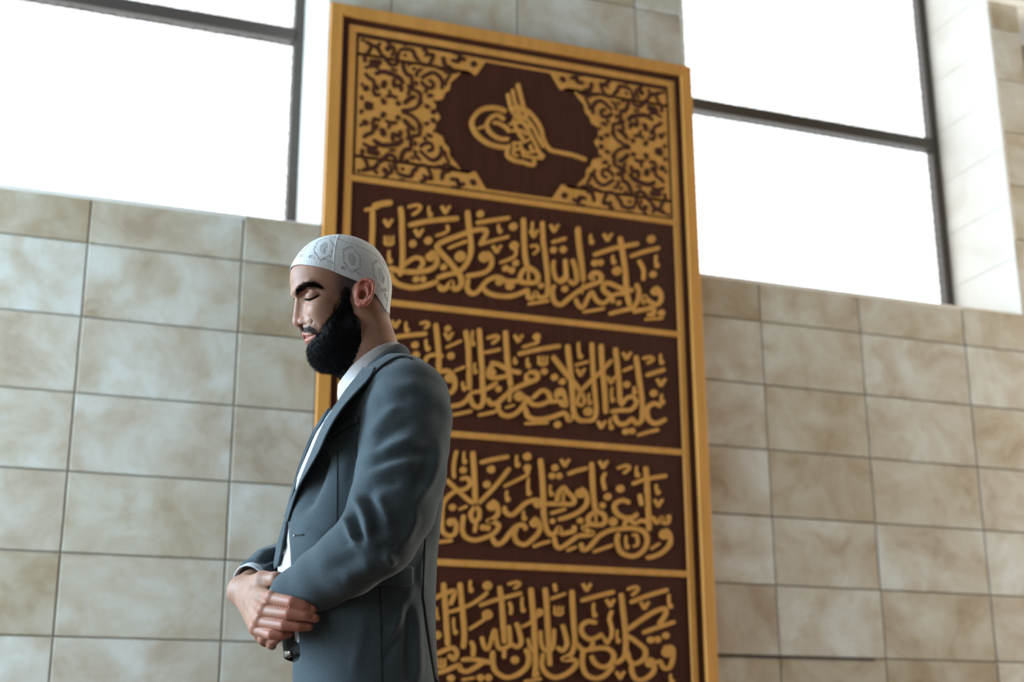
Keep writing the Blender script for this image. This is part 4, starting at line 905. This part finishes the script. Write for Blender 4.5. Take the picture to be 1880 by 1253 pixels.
def collar_ring():
    """jacket collar lofted round the neck; its two edges follow the traced lines on the near side, mirrored to the far side"""
    th = np.radians(np.linspace(180, 62, 36)); zz = np.linspace(-240, -60, 361); E = []
    for line, off in ((COL_U, 11.0), (COL_L, 27.0)):
        row = []
        for t_ in th:
            z_ = zz; ax_ = np.interp(-z_, [10, 95, 190], [-16, -36, -44]); rr = np.interp(-z_, [10, 95, 190], [55, 56.5, 66])+off
            Q = np.stack([ax_+rr*math.cos(t_), rr*math.sin(t_)+0*z_, z_], 1); p = project(h2m(Q)); k = np.argmin(np.abs(p[:, 1]-np.interp(p[:, 0], line[:, 0], line[:, 1]))); row.append(Q[k])
        row = np.array(row)
        for _ in range(6): row[1:-1] = (row[:-2]+2*row[1:-1]+row[2:])/4
        E.append(row)
    V = []
    for i in range(len(th)):
        for j in range(6):
            f_ = j/5.0; p = E[0][i]*(1-f_)+E[1][i]*f_; o_ = np.array([math.cos(th[i]), math.sin(th[i]), .5]); V.append(p+o_*5.0*math.sin(math.pi*f_)*(1-f_*.4)+o_*2.0)
    V = np.array(V).reshape(len(th), 6, 3); M_ = V[1:][::-1].copy(); M_[..., 1] *= -1
    A = np.concatenate([M_, V], 0); n = len(A); Q = []
    for i in range(n-1):
        for j in range(5): Q.append((i*6+j, (i+1)*6+j, (i+1)*6+j+1, i*6+j+1))
    return h2m(A.reshape(-1, 3)), np.array(Q)
collar_v, collar_q = collar_ring()
CBT = bvh_of((jv, jq), (collar_v, collar_q))
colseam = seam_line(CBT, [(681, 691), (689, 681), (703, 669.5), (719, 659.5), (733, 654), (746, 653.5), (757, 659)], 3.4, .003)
# ------------------------------------------------------------------ hands
def rel_hand(): 
    W = cp(443, 1086, -.045, .026)
    K = [cp(498, 1099, -.180, .0118), cp(484, 1122, -.175, .0118), cp(475, 1142, -.164, .0112), cp(468, 1156, -.148, .0102)]
    Fg = [[K[0], cp(536, 1106, -.217, .0102), cp(558, 1113, -.217, .0090), cp(574, 1120, -.211, .0078)],
          [K[1], cp(530, 1128, -.217, .0103), cp(559, 1132, -.218, .0091), cp(579, 1136, -.212, .0078)],
          [K[2], cp(521, 1149, -.208, .0099), cp(548, 1151, -.210, .0087), cp(567, 1151, -.204, .0075)],
          [K[3], cp(498, 1166, -.190, .0092), cp(517, 1167, -.192, .0082), cp(531, 1164, -.187, .0070)]]
    Th = [cp(455, 1078, -.055, .019), cp(483, 1066, -.115, .0165), cp(507, 1064, -.140, .0125), cp(531, 1063, -.135, .0105)]
    return W, K, Fg, Th
RW, RK, RF, RT = rel_hand()
def rhand(P):
    up = cp(468, 1068, .0, .027)
    d = cone(P, up[:3], RW[:3], .027, .027)
    for k, kk in enumerate(RK):
        st = np.array(RW[:3])+(np.array(cp(447+2*k, 1074+9*k, -.05, 0)[:3])-np.array(RW[:3]))*.7
        d = smin(d, cone(P, st, kk[:3], .019, kk[3]), .012)
    d = smin(d, chain(P, RT, .006), .012)
    for a, b in zip(RK[:-1], RK[1:]): d = smin(d, cone(P, a[:3], b[:3], .0085, .0085), .005)
    f = None
    for c in RF:
        g = chain(P, c); f = g if f is None else smin(f, g, .0006)
    d = smin(d, f, .003)
    for c in RF:                                                   # knuckles, tendons
        m = np.array(c[0][:3])+[0, -.006, .003]; d = smin(d, np.sqrt(((P-m)**2).sum(1))-.0075, .006)
        s0 = np.array(RW[:3])*.55+np.array(c[0][:3])*.45+[0, -.012, .004]
        d = smin(d, cone(P, s0, np.array(c[0][:3])+[0, -.008, .003], .0045, .0045), .008)
    for c in RF[:3]:                                               # nails
        t = np.array(c[3][:3]); u = t-np.array(c[2][:3]); u /= np.linalg.norm(u)
        d = smax(d, -ell(P, t-u*.001+np.array([0, -.0090, .0025]), (.0050, .0016, .0040)), .0006)
    return d
hlo = np.minimum.reduce([np.array(c[:3]) for f in RF for c in f]+[np.array(RW[:3])])-.04; hhi = np.maximum.reduce([np.array(c[:3]) for f in RF+[RT] for c in f]+[np.array(RW[:3]), np.array(cp(468, 1068, 0, 0)[:3])])+.035
rv, rq = nets(rhand, hlo, hhi, .0014); rv = relax(rv, rq, 3, .4)
LW = cp(536, 1100, -.145, .027); LK = [cp(497, 1128, -.115, .013), cp(500, 1142, -.112, .013), cp(504, 1156, -.108, .0125), cp(511, 1167, -.104, .0115)]
LF = [[LK[0], cp(478, 1140, -.085, .0105), cp(470, 1150, -.06, .009), cp(470, 1158, -.045, .008)], [LK[1], cp(480, 1156, -.085, .0105), cp(474, 1165, -.062, .009), cp(476, 1172, -.045, .008)],
      [LK[2], cp(486, 1168, -.085, .0105), cp(482, 1176, -.062, .009), cp(486, 1181, -.045, .008)], [LK[3], cp(500, 1178, -.085, .0098), cp(497, 1184, -.065, .0085), cp(500, 1187, -.05, .0075)]]
LT = [cp(525, 1098, -.12, .016), cp(505, 1098, -.085, .0125), cp(490, 1100, -.06, .010)]
def lhand(P):
    d = cone(P, cp(575, 1078, -.17, 0)[:3], LW[:3], .028, .027)
    for k in LK: d = smin(d, cone(P, LW[:3], k[:3], .020, k[3]), .012)
    for c in LF: d = smin(d, chain(P, c, .003), .003)
    return smin(d, chain(P, LT, .005), .01)
llo = np.minimum.reduce([np.array(c[:3]) for f in LF for c in f])-.035; lhi = np.maximum.reduce([np.array(c[:3]) for f in LF for c in f]+[np.array(cp(575, 1078, -.17, 0)[:3])])+.035
lv, lq = nets(lhand, llo, lhi, .0024); lv = relax(lv, lq, 1, .3)
# shirt cuffs
def cuff(a, b, r, c0, c1):
    a, b = np.array(a[:3]), np.array(b[:3]); u = (b-a)/np.linalg.norm(b-a)
    def f(P):
        q = P-b; s = q@u; rad = np.sqrt(((q-s[:, None]*u)**2).sum(1)); return smax(np.abs(rad-r)-.0018, np.abs(s-(c0+c1)/2)-(c1-c0)/2, .001)
    return nets(f, b-.08, b+.08, .0022)
cuf_f = cuff(ARM_F[-2], ARM_F[-1], .037, -.008, .014); cuf_n = cuff(ARM_N[-2], ARM_N[-1], .036, -.03, .008)
# body under the clothes, down to the feet
def under(P):
    d = smax(smin(torso(P, -.034), shoulders(P)+.03, .05), P[:, 2]-ZTOP+.06, .01); d = smax(d, .80-P[:, 2], .03)
    for s in (1, -1): d = smin(d, chain(P, [(*p[:3], p[3]*.8) for p in leg(s)], .02), .03)
    for a in (ARM_N, ARM_F): d = smin(d, chain(P, [(*p[:3], p[3]*.55) for p in a], .02), .02)
    return d
uv_, uq = nets(under, (uc-.38, -.34, .02), (uc+.24, .36, 1.50), .014); uv_ = relax(uv_, uq, 1)

# ------------------------------------------------------------------ hair strands
def strands(roots, dirs, lens, rad, curl=None):
    """tapered three-sided hairs, two segments each"""
    roots, dirs = np.asarray(roots), np.asarray(dirs); n = len(roots); dirs = dirs/np.linalg.norm(dirs, axis=1)[:, None]
    a = np.cross(dirs, rng.normal(size=(n, 3))); a /= np.linalg.norm(a, axis=1)[:, None]; b = np.cross(dirs, a)
    L = np.asarray(lens)[:, None]; bend = (a*rng.normal(0, .35, (n, 1))) if curl is None else curl
    mid = roots+dirs*L*.5+bend*L*.18; tip = roots+dirs*L+bend*L*.5
    V = np.empty((n, 7, 3))
    for k in range(3):
        o = math.cos(k*2.0944)*a+math.sin(k*2.0944)*b; V[:, k] = roots+o*rad; V[:, 3+k] = mid+o*rad*.75
    V[:, 6] = tip; F = []
    for k in range(3):
        j = (k+1) % 3; F += [(k, j, 3+j), (k, 3+j, 3+k), (3+k, 3+j, 6)]
    F = (np.arange(n)[:, None, None]*7+np.array(F)[None]).reshape(-1, 3); return V.reshape(-1, 3), F
fc = bv[bq].mean(1); fn_ = normals(bv, bq)[bq[:, 0]]
pick = rng.choice(len(fc), 9000); r0 = fc[pick]+rng.normal(0, 1.0, (9000, 3)); flow = np.array([-.05, 0, -.75])
gdir = fn_[pick]*.62+flow+rng.normal(0, .28, (9000, 3))
ed = polydist(r0[:, [0, 2]], BP+BP[:1])[0]
ln = np.clip(3+ed*.28, 3, 11)*rng.uniform(.6, 1.15, 9000)
BS_V, BS_F = strands(h2m(r0-fn_[pick]*.8), (gdir@HM), ln*HS, .00030)
# moustache hairs and the thin edge of the beard on the cheek
hb = bvh_of((hv, hq))
def on_head(x, y, z, side=1):
    """nearest skin point (head units)"""
    h = hb.find_nearest(Vector((x, y*side, z))); return np.array(h[0]), np.array(h[1])
MR, MD, ML = [], [], []
BH = bvh_of((HEAD_V, HEAD_Q))
for _ in range(2400):
    c = np.array([[rng.uniform(549, 589), rng.uniform(598, 622)]])
    if not inside(c, MOUS)[0]: continue
    h = hit(BH, *c[0])
    if h is None: continue
    p = m2h(h[0][None])[0]; n_ = h[1]@HM.T
    for s_ in (1, -1):
        sg = np.array([1, s_, 1]); MR.append(p*sg); MD.append((n_*.4+np.array([.1, .5, -.75])+rng.normal(0, .18, 3))*sg); ML.append(rng.uniform(1.5, 3.4))
for _ in range(2600):
    k = rng.integers(0, 8); f_ = rng.random(); e = np.array(BP[k])*(1-f_)+np.array(BP[k+1])*f_; s_ = rng.choice([-1, 1])
    x, z = e+np.array([.8, .35])*rng.normal(0, 3.0); yy = 66-max(0, x-45)*.75
    p, n_ = on_head(x, yy, z, s_); MR.append(p); MD.append(n_*.45+np.array([.05, 0, -.8])+rng.normal(0, .25, 3)); ML.append(rng.uniform(2, 5))
MS_V, MS_F = strands(h2m(np.array(MR)), np.array(MD)@HM, np.array(ML)*HS, .00015)
# brows and lashes, traced on the near side and mirrored
browc = resample([(543, 537), (549, 531), (557, 526), (566, 523), (576, 522.5), (584, 524.5), (592, 529)], 60)
roots, dirs, lens = {1: [], -1: []}, {1: [], -1: []}, {1: [], -1: []}
for _ in range(2000):
    t_ = rng.random(); i = int(t_*59); wv = np.interp(t_, [0, .15, .5, .8, 1], [5.6, 7.0, 5.6, 3.6, 1.0])
    c = browc[i]+np.array([0, 1])*rng.normal(0, wv*.55); h = hit(BH, *c)
    if h is None: continue
    p = m2h(h[0][None])[0]; n_ = h[1]@HM.T
    for s_ in (1, -1):
        sg = np.array([1, s_, 1]); q = p*sg; roots[s_].append(q); d_ = n_*.5+np.array([-.55, .55, .32-.9*t_])+rng.normal(0, .15, 3); dirs[s_].append(d_*sg); lens[s_].append(rng.uniform(4.0, 7.5))
BROW = {s_: strands(h2m(np.array(roots[s_])), np.array(dirs[s_])@HM, np.array(lens[s_])*HS, .00022) for s_ in (1, -1)}
LASHPX = resample([(561.5, 549.5), (567, 550.8), (574, 548.5), (580, 545.5), (586, 541.5)], 50); LASH = {}
for s_ in (1, -1):
    R, Dd, Ln = [], [], []
    for k in range(240):
        t_ = rng.random(); c = LASHPX[int(t_*49)]+np.array([0, rng.uniform(-2.2, .4)]); h = hit(BH, *c)
        if h is None: continue
        p = m2h(h[0][None])[0]; n_ = h[1]@HM.T; sg = np.array([1, s_, 1]); R.append(p*sg); Dd.append((n_*.7+np.array([.45, .15*t_, -.75])+rng.normal(0, .12, 3))*sg); Ln.append(rng.uniform(4, 8.0))
    LASH[s_] = strands(h2m(np.array(R)), np.array(Dd)@HM, np.array(Ln)*HS, .00024)

# ------------------------------------------------------------------ put the man together
allv = [HEAD_V, rv, lv, uv_]; allq = [HEAD_Q, rq, lq, uq]; offs = np.cumsum([0]+[len(a) for a in allv])
PV = np.vstack(allv); PQ = np.vstack([q+o for q, o in zip(allq, offs)])
pme = np_mesh('person', to_world(PV), PQ)
person = link('person', pme, SKIN, None, tuple(BASE))
tag(person, 'bearded man in white knitted cap and grey suit standing with hands clasped, eyes lowered', 'person')
kn = np.array([c[0][:3] for c in RF]); dk = np.min(np.linalg.norm(rv[:, None]-kn[None], axis=2), axis=1)
tips = np.array([p[:3] for c in RF for p in c[1:]]); dt = np.min(np.linalg.norm(rv[:, None]-tips[None], axis=2), axis=1)
hf = np.clip(.45*np.exp(-(dk/.016)**2)+.45*np.exp(-(dt/.022)**2), 0, .6)
fl = np.concatenate([flush, hf, np.full(len(lv), .2), np.zeros(len(uv_))]); sb_ = np.concatenate([stub, np.zeros(len(rv)+len(lv)+len(uv_))])
for nm, arr in (('flush', fl), ('stubble', sb_)):
    at_ = pme.attributes.new(nm, 'FLOAT', 'POINT'); at_.data.foreach_set('value', arr.astype(np.float32))
def solid(o, t):
    md = o.modifiers.new('thickness', 'SOLIDIFY'); md.thickness = t; md.offset = -1; return o
cap = solid(part('knitted_cap', CAP_V, CAP_Q, KNIT, person, label='white openwork knitted skullcap'), .0012)
beard = part('beard', BEARD_V, BEARD_Q, BEARDM, person, label='full black beard')
def tri(name, vf, m, parent, kind=None):
    o = link(name, np_mesh(name, to_world(vf[0]), vf[1], False), m, parent)
    if kind: o['kind'] = kind
    return o
tri('beard_hair', (BS_V, BS_F), BEARDM, beard, 'stuff'); tri('moustache_hair', (MS_V, MS_F), BEARDM, beard, 'stuff')
for s_ in (1, -1): tri('eyebrow', BROW[s_], BEARDM, person, 'stuff'); tri('eyelashes', LASH[s_], BEARDM, person, 'stuff')
jacket = solid(part('suit_jacket', JK_V, JK_Q, WOOL, person, label='grey wool suit jacket worn open'), .0035)
part('sleeve', sv, sq, WOOL, jacket); part('sleeve', fv, fq, WOOL, jacket)
solid(part('jacket_collar', collar_v, collar_q, WOOL, jacket), .004)
part('lapel', *lapel_n, WOOL, jacket); part('lapel', *lapel_f, WOOL, jacket)
part('breast_pocket', *welt, WOOL, jacket); part('pocket_flap', *flap, WOOL, jacket)
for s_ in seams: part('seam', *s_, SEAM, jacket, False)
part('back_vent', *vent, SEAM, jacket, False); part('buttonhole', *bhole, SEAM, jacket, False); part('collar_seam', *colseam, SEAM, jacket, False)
shirt = part('shirt', shv, shq, SHIRT, person, label='white button-up shirt')
part('shirt_collar', kv, kq, COLLAR, shirt)
for c_ in (cuf_f, cuf_n): part('cuff', *c_, SHIRT, shirt)
SB = bvh_of((shv, shq))
def button(px, py, bv_, r, m, parent, name='button'):
    h = hit(bv_, px, py)
    if h is None: return
    p, n_ = h; z_ = Vector(n_); M_ = z_.to_track_quat('Z', 'Y').to_matrix(); V, F = [], []
    for k in range(14):
        a = k*2*math.pi/14; c_, s_ = math.cos(a), math.sin(a)
        for rr, hh in ((1.0, 0), (1.0, .0018), (.78, .0024), (.7, .0018)): V.append(np.array(M_@Vector((c_*r*rr, s_*r*rr, hh)))+p)
    for k in range(14):
        j = (k+1) % 14
        for e in range(3): F.append((k*4+e, j*4+e, j*4+e+1, k*4+e+1))
    V.append(np.array(M_@Vector((0, 0, .0018)))+p)
    F = [tuple(f) for f in F]+[(k*4+3, ((k+1) % 14)*4+3, 56, 56) for k in range(14)]
    me = mesh(name, to_world(np.array(V)), [f if f[2] != f[3] else f[:3] for f in F]); link(name, me, m, parent)
button(521, 1015, SB, .0052, SHIRT, shirt); button(536, 1098, SB, .0052, SHIRT, shirt)
button(541, 984, BT, .0022, STEEL, jacket)
part('trousers', tv, tq, TROUSER, person)
belt = part('belt', btv, btq, LEATHER, person)
bb_ = bvh_of((btv, btq)); bk = sheet(bb_, [(524, 1196), (529, 1196), (534, 1196)], [(526, 1206), (531, 1206), (536, 1206)], 5, 5, lambda u, v: .001, .003); part('buckle', *bk, STEEL, belt)
def shoe(s):
    h = hipc+BL[:2]*.095*s; f_ = BF[:2]
    def fn(P):
        q = np.stack([(P[:, :2]-h)@f_, (P[:, :2]-h)@BL[:2], P[:, 2]], 1)
        d = smin(ell(q, (.10, 0, .035), (.155, .05, .045)), ell(q, (-.02, 0, .06), (.07, .045, .055)), .03); d = smin(d, ell(q, (0, 0, .09), (.06, .045, .04)), .02)
        return smax(d, .001-q[:, 2], .004)
    v, q = nets(fn, (h[0]-.32, h[1]-.2, -.01), (h[0]+.2, h[1]+.2, .15), .006); part('shoe', v, q, LEATHER, person)
shoe(1); shoe(-1)
